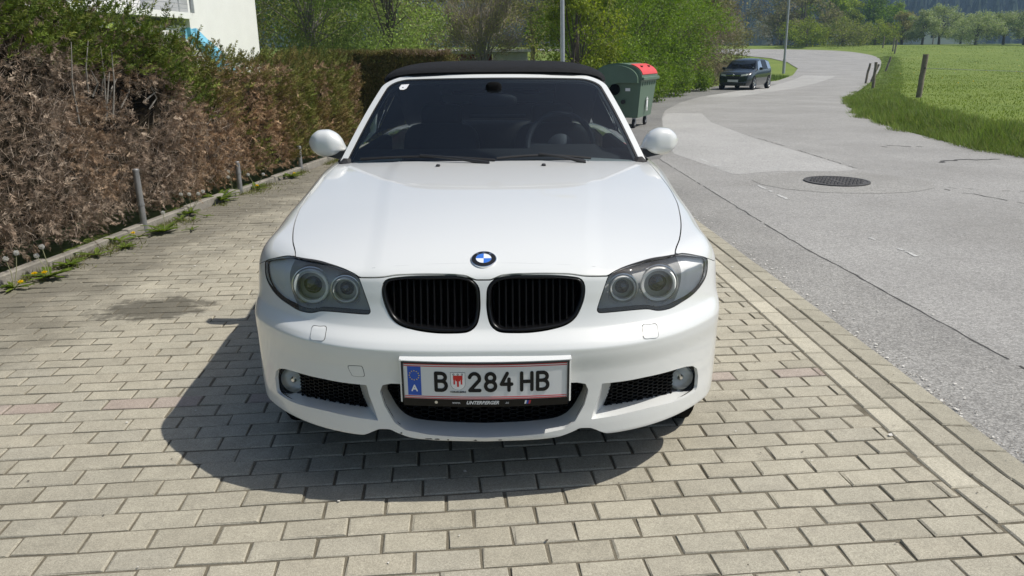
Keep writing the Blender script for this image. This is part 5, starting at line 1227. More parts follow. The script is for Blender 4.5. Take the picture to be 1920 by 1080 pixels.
W_ = [(27, 543, .12, 14, [(-.03, .02, .20), (.02, .06, .23)], [(.05, .0, .05)], 'weed tuft with two seed clocks and an orange bud at the picture edge'),
      (93, 523, .15, 22, [(-.09, .05, .15), (-.05, .06, .21)], [(-.015, -.02, .05), (-.09, -.01, .04)], 'dandelion patch with two tall seed clocks and two yellow flowers'),
      (132, 500, .12, 20, [], [], 'bushy weed tuft without flowers between seed clocks and the spread-leaf dandelion'), (182, 481, .17, 7, [], [], 'flat dandelion with long leaves spread like a V'),
      (225, 455, .12, 12, [], [], 'leafy weed beside a dark upright leaf by the curb'), (234, 466, .11, 16, [], [], 'low flat weed growing out of the paving joint in front of the steel post'),
      (262, 447, .10, 9, [], [(-.06, .02, .04)], 'small weed with a yellow flower at the foot of the steel post'), (308, 437, .18, 24, [(.0, .03, .17)], [], 'largest dandelion rosette with one seed clock, past the nearest steel post'),
      (360, 433, .08, 9, [], [], 'small weed alone on the paving away from the curb'), (337, 415, .08, 8, [], [], 'small weed left of the twin seedlings near the curb'), (364, 414, .06, 7, [], [], 'tiny seedling in the paving before the seed clock group'), (386, 407, .07, 7, [], [], 'flat seedling right of the seed clock group'),
      (356, 403, .15, 20, [(-.06, .0, .20), (.02, .0, .20), (.10, .02, .20), (.14, .03, .22)], [], 'dandelion clump carrying four seed clocks in a row'), (412, 378, .22, 34, [], [], 'thick grassy weed clump left of the middle steel post'),
      (437, 366, .10, 8, [(-.03, .0, .20), (-.02, .0, .26)], [], 'dandelion with two seed clocks against the middle steel post'), (478, 356, .16, 18, [(-.07, .03, .17), (.10, .04, .17)], [(.03, 0, .05)], 'dandelion with two seed clocks and a yellow flower behind the middle post'),
      (545, 334, .17, 18, [], [(.05, 0, .06), (-.1, 0, .04)], 'yellow flowering dandelion next to the far steel post')]
def gpt(u, v):
    a = (u - 960) / 1400; b_ = (540 - v) / 1400; cp, sp = math.cos(PITCH), math.sin(PITCH); cr_, sr_ = math.cos(math.radians(.35)), math.sin(math.radians(.35)); a, b_ = a * cr_ + b_ * sr_, -a * sr_ + b_ * cr_
    d = (a, cp + b_ * sp, -sp + b_ * cp); t = -EYE / d[2]; return d[0] * t, d[1] * t
for k, (u, v, r, nl, hd, flw, lb) in enumerate(W_):
    x, y = gpt(u, v); dandelion(x, y, lb, hd, flw, r, nl, k + 3, .22 if 'flat' in lb else .42, 'weed' if not (hd or flw) else 'dandelion_plant')
# mossy fringe of seedlings right at the curb (uncountable)
rng = np.random.default_rng(77); n = 5200; y = 3.6 + 7.6 * rng.random(n); ok = fbm(y * 2.4, y * 0, 0, 3, 6) > -.08; y = y[ok]; n = len(y); x = edge_left(y) + .0 + .12 * np.abs(rng.normal(size=n)) * (.4 + .6 * (fbm(y * 3, y * 0, 4, 2, 3) > 0)); P = np.stack([x, y, np.full(n, .0)], 1)
V, F_, C = blades(P, rng.uniform(.02, .075, n), rng.uniform(.004, .009, n), mixcol([(.13, .17, .035), (.18, .20, .06), (.20, .17, .09)], n, rng), rng, np.tile([0.2, 0, .8], (n, 1)), .5); tag(mob('curb_seedlings', npmesh('curb_seedlings', V, F_, col=C), 'grass_blade'), 'thin fringe of grass seedlings at the foot of the curb', 'grass', kind='stuff')

# ---- grass
def ground_at(x, y): return ground_z(x, y)
rng = np.random.default_rng(5)
seg = np.diff(ROAD_RS, axis=0); sl_ = np.linalg.norm(seg, axis=1); cum = np.concatenate([[0], np.cumsum(sl_)])
n = 120000; s_ = 8.5 + (cum[-1] * .60 - 8.5) * rng.random(n) ** 1.9; i = np.clip(np.searchsorted(cum, s_) - 1, 0, len(seg) - 1); t = ((s_ - cum[i]) / sl_[i])[:, None]; P0 = ROAD_RS[i] + seg[i] * t; nr = np.stack([seg[i][:, 1], -seg[i][:, 0]], 1) / sl_[i][:, None]
off = -.08 + 1.7 * rng.random(n) ** 1.25 + .28 * fbm(P0[:, 0] * 1.5, P0[:, 1] * 1.5, 0, 3, 3); P = P0 + nr * off[:, None]; z = ground_at(P[:, 0], P[:, 1]); dist = np.hypot(P[:, 0], P[:, 1])
hgt = (.10 + .20 * rng.random(n) * (1 - .35 * sstep(off, .7, 1.6))) * (1 + .45 * fbm(P[:, 0] * 1.6, P[:, 1] * 1.6, 2, 3, 7)) * (1 - .6 * sstep(dist, 17, 40)); col = mixcol([(.075, .13, .022), (.105, .17, .030), (.14, .20, .045), (.06, .105, .02), (.20, .19, .08)], n, rng, .2); clump = fbm(P[:, 0] * 2.3, P[:, 1] * 2.3, 5, 3, 12); col *= np.exp(.40 * clump)[:, None]
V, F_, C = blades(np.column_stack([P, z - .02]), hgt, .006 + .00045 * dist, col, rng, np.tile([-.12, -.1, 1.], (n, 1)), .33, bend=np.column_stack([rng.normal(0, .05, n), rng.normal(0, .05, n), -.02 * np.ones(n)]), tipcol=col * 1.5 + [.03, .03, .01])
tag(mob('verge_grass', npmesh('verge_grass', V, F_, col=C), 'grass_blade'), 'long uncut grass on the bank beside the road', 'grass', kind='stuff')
n = 175000; yy = 5 + 92 * rng.random(n) ** 1.7; xr_ = np.interp(yy, ROAD_RS[:110, 1], ROAD_RS[:110, 0]) + 1.2; xx = xr_ + (4 + yy * 1.25 - xr_ * .2) * rng.random(n) ** 1.35; ok = xx / yy < 1.6; xx, yy = xx[ok], yy[ok]; n = len(xx); z = ground_at(xx, yy); dist = np.hypot(xx, yy)
col = mixcol([(.135, .188, .026), (.155, .210, .032), (.172, .222, .040)], n, rng, .09) * np.exp(.14 * fbm(xx * .35, yy * .35, 0, 3, 5))[:, None]
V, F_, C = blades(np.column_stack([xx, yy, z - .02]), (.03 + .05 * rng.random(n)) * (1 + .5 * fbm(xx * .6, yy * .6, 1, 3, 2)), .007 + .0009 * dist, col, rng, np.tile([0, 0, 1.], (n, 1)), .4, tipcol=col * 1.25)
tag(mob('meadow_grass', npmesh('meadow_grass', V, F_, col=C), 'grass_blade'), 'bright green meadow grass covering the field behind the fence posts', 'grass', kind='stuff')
n = 170; yy = 14 + 75 * rng.random(n) ** 1.3; xx = np.interp(yy, ROAD_RS[:110, 1], ROAD_RS[:110, 0]) + 1.5 + 40 * rng.random(n); z = ground_at(xx, yy); V, F_, C = leaves(np.repeat(np.column_stack([xx, yy, z + .13]), 5, axis=0), .035, .8, np.repeat(np.where(rng.random((n, 1)) < .75, [[.75, .50, .02]], [[.65, .65, .6]]), 5, axis=0), rng)
tag(mob('meadow_flowers', npmesh('meadow_flowers', V, F_, col=C), 'petal'), 'scattered yellow and white flowers dotting the green meadow', 'flowers', kind='stuff')
# patch of grass by the far lamp post, behind the dark hatchback
gp = [(13.2, 41.6), (16.1, 47.1), (19.4, 53.8), (17.5, 55), (14.0, 49), (11.6, 42.5)]
n = 9000; q = rng.random((n, 2)); xx = 11 + 9 * q[:, 0]; yy = 41 + 15 * q[:, 1]; ok = poly_sd(xx, yy, gp) < 0; xx, yy = xx[ok], yy[ok]; n = len(xx); V, F_, C = blades(np.column_stack([xx, yy, terrain(xx, yy) - .05]), .10 + .12 * rng.random(n), .05, mixcol([(.10, .16, .03), (.13, .19, .04)], n, rng), rng, np.tile([0, 0, 1.], (n, 1)), .35); tag(mob('roadside_grass', npmesh('roadside_grass', V, F_, col=C), 'grass_blade'), 'small grass patch between the dark hatchback and the far lamp post', 'grass', kind='stuff')

# ---- bushes of the roadside thicket (past the wheeled bin to the far lamp post)
GR = [(.115, .185, .024), (.15, .225, .032), (.185, .255, .045), (.09, .15, .022)]
YG = [(.18, .225, .032), (.22, .255, .042), (.14, .19, .030)]
OL = [(.15, .165, .05), (.18, .175, .07), (.13, .155, .045), (.20, .175, .10)]
BR = [(.21, .17, .12), (.18, .165, .09), (.25, .205, .155), (.15, .15, .07)]
GB = 'roadside thicket bushes'
B_ = [(2.65, 19.2, 4.6, 2.2, YG, 15000, .085, 'yellow-green leafy bush beside the near lamp post', 200), (3.75, 21.4, 6.0, 3.4, GR, 30000, .075, 'dense dark green bush directly behind the wheeled bin', 150), (5.2, 25.0, 6.2, 4.0, GR, 34000, .08, 'broad green bush just right of the wheeled bin', 150),
      (6.7, 28.8, 6.6, 4.4, GR, 32000, .09, 'rounded green bush in the middle of the roadside thicket', 200), (8.4, 32.8, 6.8, 4.6, GR, 30000, .10, 'green bush overhanging the footway before the dark hatchback', 200), (9.9, 37.2, 7.0, 4.6, OL, 24000, .10, 'olive bush right behind the dark hatchback front', 600),
      (11.5, 42.6, 7.6, 5.2, BR, 16000, .11, 'brownish half-bare bush rising over the dark hatchback roof', 2600), (14.1, 47.8, 7.4, 5.0, OL, 18000, .12, 'olive brown bush reaching toward the far lamp post', 1500)]
for k, (x, y, h, w, cl, n, lf, lb, tw) in enumerate(B_): tree('thicket_bush', lb, x - (.9 if k < 2 else 1.75), y + (1.1 if k < 2 else 1.6), h, w, cl, n, lf, .07, .02, GB, k, tw, 46, 0., 'bush', 'bark', None, .75, w * 1.05, lo=.015, skirt=16, bright=1.15)
# ---- trees behind the hedge and the sheds
GT = 'trees behind the hedge and sheds'; WL = [(.14, .20, .045), (.17, .225, .06), (.20, .235, .08), (.11, .16, .038)]
T_ = [(-12.6, 34.5, 10.5, 6.5, OL + GR[:1], 24000, .12, 'shadowy green tree right beside the white house corner', 900, 0), (-8.6, 33.8, 9.5, 6.4, WL[:3] + OL[:2], 32000, .10, 'mixed green tree with pale branches above the brown hedge end', 900, 0), (-4.9, 31.5, 9.5, 6.4, WL, 46000, .09, 'large willow-like bright green tree above the cross hedge', 300, .5),
      (-9.4, 41, 12, 8.5, WL, 24000, .17, 'tall dark green tree filling the gap behind the white house', 300, 0), (-1.6, 39, 9.5, 5.0, OL + BR[:1], 13000, .11, 'thin olive tree with bare trunks over the red shed', 2600, 0), (-1.15, 32.4, 5.2, 2.8, OL + YG[:1], 6000, .07, 'grey-brown leafless looking shrub in front of the white shed', 3600, 0),
      (1.2, 42, 10, 5.6, YG[:1] + OL, 20000, .12, 'light olive tree standing behind the white shed', 1500, 0), (-5.2, 44, 12, 8.0, OL, 15000, .18, 'tall olive green tree far behind the red shed', 900, 0), (3.2, 31.5, 8.5, 4.4, OL[:2] + GR[1:2], 24000, .10, 'olive green tree left of the near lamp post', 700, 0),
      (5.0, 46, 12, 8.0, GR + OL[:1], 17000, .18, 'tall green tree far behind the near lamp post', 400, 0), (11.5, 56, 13, 9.0, BR[:2] + OL[:1], 14000, .20, 'tall grey-brown tree above the roadside thicket', 2600, 0), (-14.5, 40, 12, 8, GR, 9000, .2, 'tall green tree mostly hidden by the white house', 0, 0)]
for k, (x, y, h, w, cl, n, lf, lb, tw, dr) in enumerate(T_): tree('deciduous_tree', lb, x, y, h, w, cl, n, lf, .12, .08, GT, 40 + k, tw, 60, dr, 'tree', 'bark_pale' if tw > 800 else 'bark', [(.24, .20, .165), (.32, .28, .235), (.17, .14, .11)], .7, lo=.05, bright=1.65)
# ---- trees round the far bend and orchard trees on the field
GO = 'trees beyond the bend'
def at(u, Y): return ((u - 960) / 1400 * (Y * math.cos(PITCH)), Y)
O_ = [(1500, 104, 9.5, 8, OL + BR[:1], 'brownish green tree just right of the far lamp post', .28, 9000), (1545, 108, 9.0, 7, YG + GR[1:3], 'fresh yellow-green tree standing over the road bend', .28, 9000), (1582, 112, 9.6, 5, YG, 'slim bright green tree next to the dark round tree', .26, 7000), (1622, 115, 8.0, 8.5, GR[:2] + [(.035, .065, .015)], 'dark round tree beyond the road bend', .26, 12000),
      (1465, 112, 12, 9, BR + OL, 'tall bare brownish tree behind the far lamp post', .28, 7000), (1512, 98, 3.6, 6, YG, 'low bush at the outer edge of the road bend', .22, 5000), (1580, 100, 3.4, 8, OL + YG, 'wide low bush on the bank of the road bend', .22, 6000), (1640, 104, 3.2, 6, YG, 'pale low bush below the dark round tree', .22, 4500),
      (1690, 108, 4.6, 4.6, [(.20, .19, .06), (.16, .17, .05), (.24, .22, .09)], 'golden yellow bush at the end of the hedge line', .20, 6000), (1672, 122, 7.2, 5.2, GR[1:3] + YG[:1], 'round green tree behind the golden bush', .24, 6000)]
for k, (u, Y, h, w, cl, lb, lf, n) in enumerate(O_): x, y = at(u, Y); tree('bend_tree' if h > 5 else 'bend_bush', lb, x, y, h, w, cl, n, lf, .16, .1, GO, 70 + k, 700 if 'bare' in lb else 60, 36, 0., 'tree' if h > 5 else 'bush', lo=.03, bright=1.2)
BL = [(.19, .25, .065), (.25, .30, .11), (.42, .44, .30), (.15, .20, .05)]
for k, (u, Y, h, w, lb) in enumerate([(1728, 104, 4.6, 4.6, 'blossoming fruit tree beside the golden bush'), (1760, 105, 5.6, 5.6, 'tallest blossoming fruit tree on the field edge'), (1800, 122, 4.0, 5.0, 'shaded fruit tree under the distant house'), (1828, 100, 4.4, 6.0, 'spreading fruit tree with leaning trunk right of the house'), (1880, 102, 4.6, 5.0, 'fruit tree second from the picture edge'), (1918, 98, 5.4, 5.0, 'fruit tree cut by the picture edge'), (1962, 101, 5.0, 5.5, 'fruit tree just outside the field view')][:6]):
    x, y = at(u, Y); tree('fruit_tree', lb, x, y, h, w, BL, 8000, .17, .15, .2, 'orchard trees at the field edge', 90 + k, 120, 30, 0., lo=.16, gappy=.6, bright=1.2)

# ---- wooded mountain
def hill_z(x, y):
    r = np.maximum(y - 240 + .15 * np.abs(x - 150), 0); return -6 + 84 * (1 - np.exp(-(r / 420.) ** 1.3)) * (1 + .10 * fbm(x / 130., y / 130., 0, 3, 3)) + 6 * fbm(x / 40., y / 40., 0, 3, 9)
attr_ground('forest_floor', [(.3, (.020, .032, .014)), (.7, (.04, .055, .02))], .05, bscale=.3, fine=.4)
gx = np.linspace(-900, 1700, 110); gy = np.linspace(236, 1500, 60); V, T = gridsheet(gx, gy, hill_z); tag(mob('mountain', npmesh('mountain', V, T, True), 'forest_floor'), kind='structure')
rng = np.random.default_rng(17); V, F_, C = [], [], []; o = 0; NT = 8000
yy = 300 + 620 * rng.random(NT) ** 1.1; xx = yy * rng.uniform(.10, 1.0, NT) * np.where(rng.random(NT) < .3, 1.8, 1.); extra = rng.random(NT) < .12; xx = np.where(extra, yy * rng.uniform(-.8, .3, NT), xx); zz = hill_z(xx, yy); dec = fbm(xx / 60, yy / 60, 0, 3, 5) + .25 * rng.normal(size=NT) > .22
for i in range(NT):
    if dec[i]:
        h, w = rng.uniform(9, 15), rng.uniform(6, 10); k = 7; prof = [(.25, .1), (.5, .35), (.46, .65), (.22, .9), (.02, 1.)]; col = mixcol([(.085, .12, .035), (.12, .14, .055), (.14, .13, .08)], 1, rng, .2)[0]
    else:
        h, w = rng.uniform(14, 26), rng.uniform(4.5, 7.5); k = 6; prof = [(.5, .12), (.30, .45), (.36, .46), (.16, .75), (.20, .76), (.01, 1.)]; col = mixcol([(.018, .036, .018), (.026, .046, .022), (.035, .055, .024)], 1, rng, .25)[0]
    a = np.arange(k) * 2 * math.pi / k + rng.uniform(0, 6); P = np.concatenate([np.stack([xx[i] + w * r * np.cos(a + j * .4) * (1 + .2 * rng.normal(size=k)), yy[i] + w * r * np.sin(a + j * .4), np.full(k, zz[i] - 1 + h * t)], 1) for j, (r, t) in enumerate(prof)])
    m_ = len(prof); ii = np.arange(k); F_.append(np.concatenate([np.stack([j * k + ii, j * k + (ii + 1) % k, (j + 1) * k + (ii + 1) % k, (j + 1) * k + ii], 1) for j in range(m_ - 1)]) + o); V.append(P); C.append(np.tile(col, (len(P), 1))); o += len(P)
tag(mob('mountain_forest', npmesh('mountain_forest', np.concatenate(V), np.concatenate(F_), col=np.concatenate(C)), 'conifer_foliage'), 'dark conifer forest covering the far mountain slope', 'forest', kind='stuff')
# ================================================================== OTHER THINGS
pmat('bin_green', (.10, .155, .11), .5, vary=.10, vscale=3, spec=.35); pmat('bin_red', (.62, .055, .05), .45, vary=.08, vscale=4)
pmat('galvanised', (.42, .43, .45), .45, metal=.55, vary=.15, vscale=10); pmat('weathered_wood', (.20, .17, .13), .95, vary=.35, vscale=9, bump=.8, bscale=40)
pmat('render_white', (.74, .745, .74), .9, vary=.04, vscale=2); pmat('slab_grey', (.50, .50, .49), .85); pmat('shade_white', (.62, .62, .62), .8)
pmat('sky_blue_plastic', (.22, .55, .72), .4); pmat('shed_red', (.22, .028, .02), .7, vary=.2, vscale=5); pmat('shed_white', (.60, .61, .62), .6, vary=.1, vscale=3); pmat('roof_grey', (.30, .30, .30), .7, vary=.15, vscale=4); pmat('roof_dark', (.09, .085, .085), .8)
pmat('teal_paint', (.006, .011, .013), .25, coat=1., coat_rough=.05); pmat('amber', (.6, .2, .02), .3); glassmat('car_glass', (.09, .11, .12), 1.5); pmat('lens_clear', (.55, .58, .50), .2, spec=.6)
pmat('wire', (.30, .31, .32), .5, metal=.5)

# ---- wheeled waste container with domed lid
bx, by = gpt(1194, 238); D_ = np.array([math.sin(math.radians(24)), math.cos(math.radians(24))])     # long axis, away from the camera
P_ = np.array([D_[1], -D_[0]])                                                                        # towards the road
WB = empty('waste_container', (bx - P_[0] * .42 + D_[0] * .55, by - P_[1] * .42 + D_[1] * .55, -.034), math.atan2(D_[1], D_[0]) - math.pi / 2, 'green wheeled waste container with domed lid and red flap near the bushes', 'bin')
Lh, Wh = .66, .50      # half length (local y), half depth (local x, +x is the road side)
m = MB(); r0 = []
for z, k in ((.22, .86), (.95, 1.0), (.99, 1.03), (1.03, 1.03)):
    r0.append(np.array([(-Wh * k, -Lh * k, z), (Wh * k, -Lh * k, z), (Wh * k, Lh * k, z), (-Wh * k, Lh * k, z)]))
V, Fc = loft(r0); m.add(V, Fc + [(0, 1, 2, 3)]).build('bin_body', 'bin_green', WB)
for i in range(6): MB().box((Wh * .99, -.50 + i * .2, .93), (.025, .05, .10)).build('body_rib', 'bin_green', WB)
ang = np.linspace(math.radians(8), math.pi, 20); prof = [(Wh * 1.04, 1.03)] + [(Wh * 1.04 * math.cos(a), 1.03 + .30 * math.sin(a) ** .85) for a in ang] + [(-Wh * 1.04, 1.03)]
V, Fc = loft([np.array([(x, y, z) for x, z in prof]) for y in (-Lh * 1.03, Lh * 1.03)], False); n_ = len(prof); Fc += [tuple(range(n_)), tuple(range(2 * n_ - 1, n_ - 1, -1))]; MB().add(V, Fc).build('domed_lid', 'bin_green', WB, True, 40)
fl_ = [(Wh * 1.065 * math.cos(a), 1.035 + .312 * math.sin(a) ** .85) for a in np.linspace(math.radians(10), math.radians(62), 10)]; V, Fc = loft([np.array([(x, y, z) for x, z in fl_]) for y in (-Lh * .98, Lh * .98)], False); V2, F2 = loft([np.array([(x - .03, y, z - .02) for x, z in fl_]) for y in (-Lh * .98, Lh * .98)], False)
MB().add(V, Fc).add(V2, F2).add([V[0], V[10], V2[10], V2[0]], [(0, 1, 2, 3)]).build('red_flap', 'bin_red', WB, True, 30)
MB().box((Wh * 1.09, 0, 1.02), (.045, Lh * 2.05, .07), bev=.012).build('front_rim', 'bin_green', WB)
for sy in (-.3, .3): MB().box((Wh * .80, sy, 1.262), (.05, .06, .03)).build('flap_hinge', 'black_plastic', WB)
# end wall arm: the curved side bracket with its round opening and trunnion
for sy in (-1, 1):
    arm = []
    for t in np.linspace(0, math.pi, 18): arm.append((-.02 + .47 * math.cos(t), 1.0 + .29 * math.sin(t)))
    arm += [(-.46, .60), (-.34, .46), (-.16, .44), (-.05, .52), (-.14, .64), (-.20, .78), (-.12, .90), (.05, .94), (.45, .94)]
    MB().prism(arm, sy * (Lh * 1.0 + .012), sy * (Lh * 1.03 + .085), 'y').build('lid_side_arm', 'bin_green', WB)
    MB().lathe([(.05, 0), (.05, sy * .06), (.03, sy * .09), (.0005, sy * .09)], 16, (-.24, sy * (Lh + .03), .54), 'y').build('trunnion', 'black_plastic', WB, True, 35)
    MB().lathe([(.045, 0), (.045, sy * .05), (.0005, sy * .05)], 16, (.13, sy * (Lh * .95), .55), 'y').build('lifting_pin', 'black_plastic', WB, True, 35)
MB().lathe([(.115, 0), (.11, -.014), (.0005, -.015)], 28, (-.06, -Lh * 1.0, .80), 'y').build('cutout_shade_disc', 'black_void', WB)  # black disc on the end wall paints the dark of the opening; nothing is cut
MB().box((.22, -Lh * .985, .80), (.10, .012, .06)).build('type_label', 'print_white', WB)
can = [[(-.05, .56), (.05, .56), (.04, .40), (-.04, .40)], [(-.06, .575), (.06, .575), (.06, .60), (-.06, .60)], [(-.02, .61), (.02, .61), (.02, .63), (-.02, .63)], [(-.045, .385), (.045, .385), (.0, .33)]]
m = MB()
for q in can: m.prism([(y * 1.1 - .05, z) for y, z in q], Wh * .965, Wh * .985 + .005, 'x')
m.build('bin_pictogram', 'print_white', WB)
for sx in (-1, 1):
    for sy in (-1, 1):
        w_ = empty('castor'); w_.parent = WB; w_.location = (sx * .33, sy * .46, 0)
        MB().lathe([(.03, -.025), (.095, -.025), (.10, -.015), (.10, .015), (.095, .025), (.03, .025)], 20, (0, 0, .10), 'x').build('tyre', 'rubber', w_, True, 35); MB().lathe([(.045, -.028), (.0005, -.03)], 14, (0, 0, .10), 'x').lathe([(.045, .028), (.0005, .03)], 14, (0, 0, .10), 'x').build('hub', 'galvanised', w_); MB().box((0, .0, .20), (.07, .08, .03)).box((-.034, 0, .15), (.006, .05, .11)).box((.034, 0, .15), (.006, .05, .11)).build('fork', 'galvanised', w_)

# ---- dark hatchback parked at the thicket
hx, hy = gpt(1413, 167); hd = math.radians(36); HB = empty('hatchback_car', (0, 0, 0), 0, 'dark blue-green five-door hatchback parked on the footway by the bushes', 'car')
# local: x lateral (+ = right in the picture), y from the nose backwards, z up
def hb(V): return V
prof_ = [(0, .42), (.05, .62), (.12, .72), (.55, .88), (.95, .95), (1.62, 1.38), (2.1, 1.45), (2.9, 1.43), (3.45, 1.34), (3.85, .98), (3.96, .80), (3.97, .42)]
tops = pchip([p[0] for p in prof_], [p[1] for p in prof_]); st_ = np.concatenate([[0, .02, .06, .12, .2], np.linspace(.3, 3.8, 36), [3.9, 3.95, 3.97]])
belt = lambda y: np.interp(y, [0, .6, 1.0, 3.4, 3.97], [.62, .80, .90, .96, .86]); hw = lambda y: .82 - .16 * np.clip(1 - y / .5, 0, 1) ** 2.2 - .12 * np.clip((y - 3.3) / .67, 0, 1) ** 2
rings = []
for y in st_:
    t = float(tops(y)); b_ = min(float(belt(y)), t); w = float(hw(y)); rf = w - .20 * np.clip((t - b_) / .5, 0, 1)
    rings.append(np.array([(-w * .93, y, .20), (-w, y, .34), (-w * 1.0, y, b_ * .75), (-w * .985, y, b_), (-rf, y, t - .04 * (t > b_ + .02)), (-rf * .8, y, t), (0, y, t + .015), (rf * .8, y, t), (rf, y, t - .04 * (t > b_ + .02)), (w * .985, y, b_), (w, y, b_ * .75), (w, y, .34), (w * .93, y, .20)]))
V, Fc = loft(rings, True); k = len(rings[0]); Fc += [tuple(range(k)), tuple(range(len(V) - 1, len(V) - 1 - k, -1))]; MB().add(V, Fc).build('body', 'teal_paint', HB, True, 50)
def hbq(pts, name, mat): return MB().add(np.array(pts), [tuple(range(len(pts)))]).build(name, mat, HB)
zt_ = lambda y: float(tops(y)) + .02
hbq([(-.72, .98, .978), (.72, .98, .978), (.56, 1.56, 1.36), (-.56, 1.56, 1.36)], 'windscreen', 'car_glass')
for sg in (1, -1):
    for (y0, y1) in ((1.22, 2.02), (2.08, 2.80), (2.86, 3.38)):
        f = lambda y, tp: (sg * ((.815 if not tp else (.815 - .20 * min(1, max(0, (float(tops(y)) - float(belt(y))) / .5)) + .02)) + .006), y, float(belt(y)) + .02 if not tp else max(float(tops(y)) - .07, float(belt(y)) + .03))
        q = [f(y0, False), f(y1, False), f(y1, True), f(y0 + (.35 if y0 < 1.3 else 0), True)]; hbq(q, 'side_window', 'car_glass')
    hl2 = [(sg * .36, .035, .63), (sg * .62, .10, .66), (sg * .70, .22, .74), (sg * .60, .13, .745), (sg * .38, .07, .71)]; MB().add(np.array(hl2) + [0, -.03, .01], [tuple(range(5))]).build('headlight', 'lens_clear', HB)
    m_ = MB(); 
    for a in (1,): m_.box((sg * .93, 1.32, .98), (.18, .08, .13), bev=.03)
    m_.build('wing_mirror', 'teal_paint', HB, True)
    for yy in (.72, 3.18):
        make_wheel('wheel', HB, .295, .18, .20, (sg * .762, yy, .295), sg, 5, 'tyre_rubber', 'satin_silver'); MB().lathe([(.345, -sg * .05), (.34, sg * .006), (.0005, sg * .006)], 24, (sg * .822, yy, .31), 'x').build('wheel_arch', 'black_void', HB)
MB().box((0, -.002, .60), (.66, .05, .12), bev=.015).build('grille', 'black_plastic', HB); MB().box((0, -.012, .668), (.68, .04, .018)).build('grille_bar', 'chrome', HB)
MB().lathe([(.05, 0), (.045, -.012), (.0005, -.014)], 16, (0, -.025, .69), 'y').build('bonnet_badge', 'satin_silver', HB); MB().box((0, -.03, .43), (.52, .012, .11)).build('number_plate', 'plate_white', HB)
MB().box((0, -.012, .30), (1.1, .05, .10), bev=.02).build('lower_grille', 'black_plastic', HB); MB().box((0, .05, .50), (1.3, .06, .05), bev=.015).build('bumper_strip', 'black_plastic', HB)
MB().box((.62, 1.05, 1.03), (.05, .004, .05)).build('windscreen_sticker', 'print_white', HB)
HB.rotation_euler = (0, 0, -hd); HB.scale = (.93, .82, .93); HB.location = Vector((hx, hy, -.034)) - Matrix.Rotation(-hd, 3, 'Z') @ Vector((.74, .67, 0))

# ---- lamp posts
def lamp_post(x, y, h, r, label, lean=(0, 0)):
    z = float(terrain(x, y)); lp = empty('lamp_post', (x, y, z - .02), 0, label, 'lamp post', 'galvanised street lamps'); lp.rotation_euler = (lean[0], lean[1], 0)
    MB().tube([(0, 0, 0), (0, 0, 1.0)], r * 1.25, 14).build('pole_base', 'galvanised', lp, True); MB().tube([(0, 0, 1.0), (0, 0, h)], [r, r * .7], 14).build('pole', 'galvanised', lp, True)
    MB().box((.0, -.05, .62), (r * 1.3, .05, .38), bev=.01).build('service_door', 'galvanised', lp); MB().tube([(0, 0, h), (.12, 0, h + .18), (.6, 0, h + .25)], r * .5, 8).build('arm', 'galvanised', lp, True); MB().box((.85, 0, h + .25), (.6, .22, .10), bev=.03).build('lamp_head', 'slab_grey', lp, True)
    return lp
x1, y1 = (1057 - 960) / 1400 * (17.6 * math.cos(PITCH) + .1), 17.6
lamp_post(x1 + .03, y1, 6.5, .052, 'galvanised lamp post rising behind the soft top of the white car', (0, math.radians(-1.2)))
x2 = (1472 - 960) / 1400 * (57 * math.cos(PITCH) + .3); lamp_post(x2, 57., 7.5, .085, 'galvanised lamp post on the grass patch past the dark hatchback', (0, math.radians(-1.2)))

# ---- wooden pasture posts
def fence_post(u, vb, Y, h, r, label, lean=(0, 0), sd=0):
    x = (u - 960) / 1400 * (Y * math.cos(PITCH) + .28); z = float(ground_z(np.array([x]), np.array([Y]))[0]); rng = np.random.default_rng(sd)
    p = empty('fence_post', (x, Y, z - .05), 0, label, 'fence post', 'wooden pasture posts'); p.rotation_euler = lean
    pts = [(rng.normal(0, .008), rng.normal(0, .008), t) for t in np.linspace(-.05, h + .05, 7)]; MB().tube(pts, r * (1 + rng.normal(0, .05, 7)), 9).build('post_shaft', 'weathered_wood', p, True, 50); MB().box((0, -r, h * .72), (.03, .03, .05)).build('wire_insulator', 'black_plastic', p)
    return p
fp = [fence_post(1727, 194, 24.6, 1.32, .085, 'thick wooden fence post standing alone in the verge grass', (0, math.radians(2), 0), 1), fence_post(1641, 179, 33.0, 1.12, .062, 'upright thin wooden post left of the thick fence post', (0, 0, 0), 2),
      fence_post(1627, 153, 42.0, 1.10, .06, 'slightly tilted post nearest the road edge', (0, math.radians(7), 0), 3), fence_post(1637, 140, 45.0, 1.05, .06, 'strongly leaning post beside the slightly tilted one', (0, math.radians(19), 0), 4), fence_post(1663, 128, 58.0, 1.1, .075, 'leaning post in a grass tuft on the bend bank', (0, math.radians(14), 0), 5),
      fence_post(1654, 92, 92.0, 1.35, .07, 'small far post in front of the pale bush', (0, 0, 0), 6), fence_post(1673, 99, 86.0, 1.45, .08, 'far post, middle one of the distant pair', (0, 0, 0), 7), fence_post(1677, 104, 83.0, 1.4, .08, 'far post standing close right of its neighbour', (0, math.radians(3), 0), 8)]
a = np.array(fp[0].location) + [0, 0, .95]; w1 = np.array([22., 17.5, 1.0]); ts = np.linspace(0, 1, 12)[:, None]; tag(MB().tube(a + (w1 - a) * ts - np.column_stack([0 * ts, 0 * ts, .12 * np.sin(ts[:, 0] * math.pi)]), .006, 4).build('fence_wire', 'wire'), 'thin sagging fence wire running from the thick post over the meadow', 'wire')

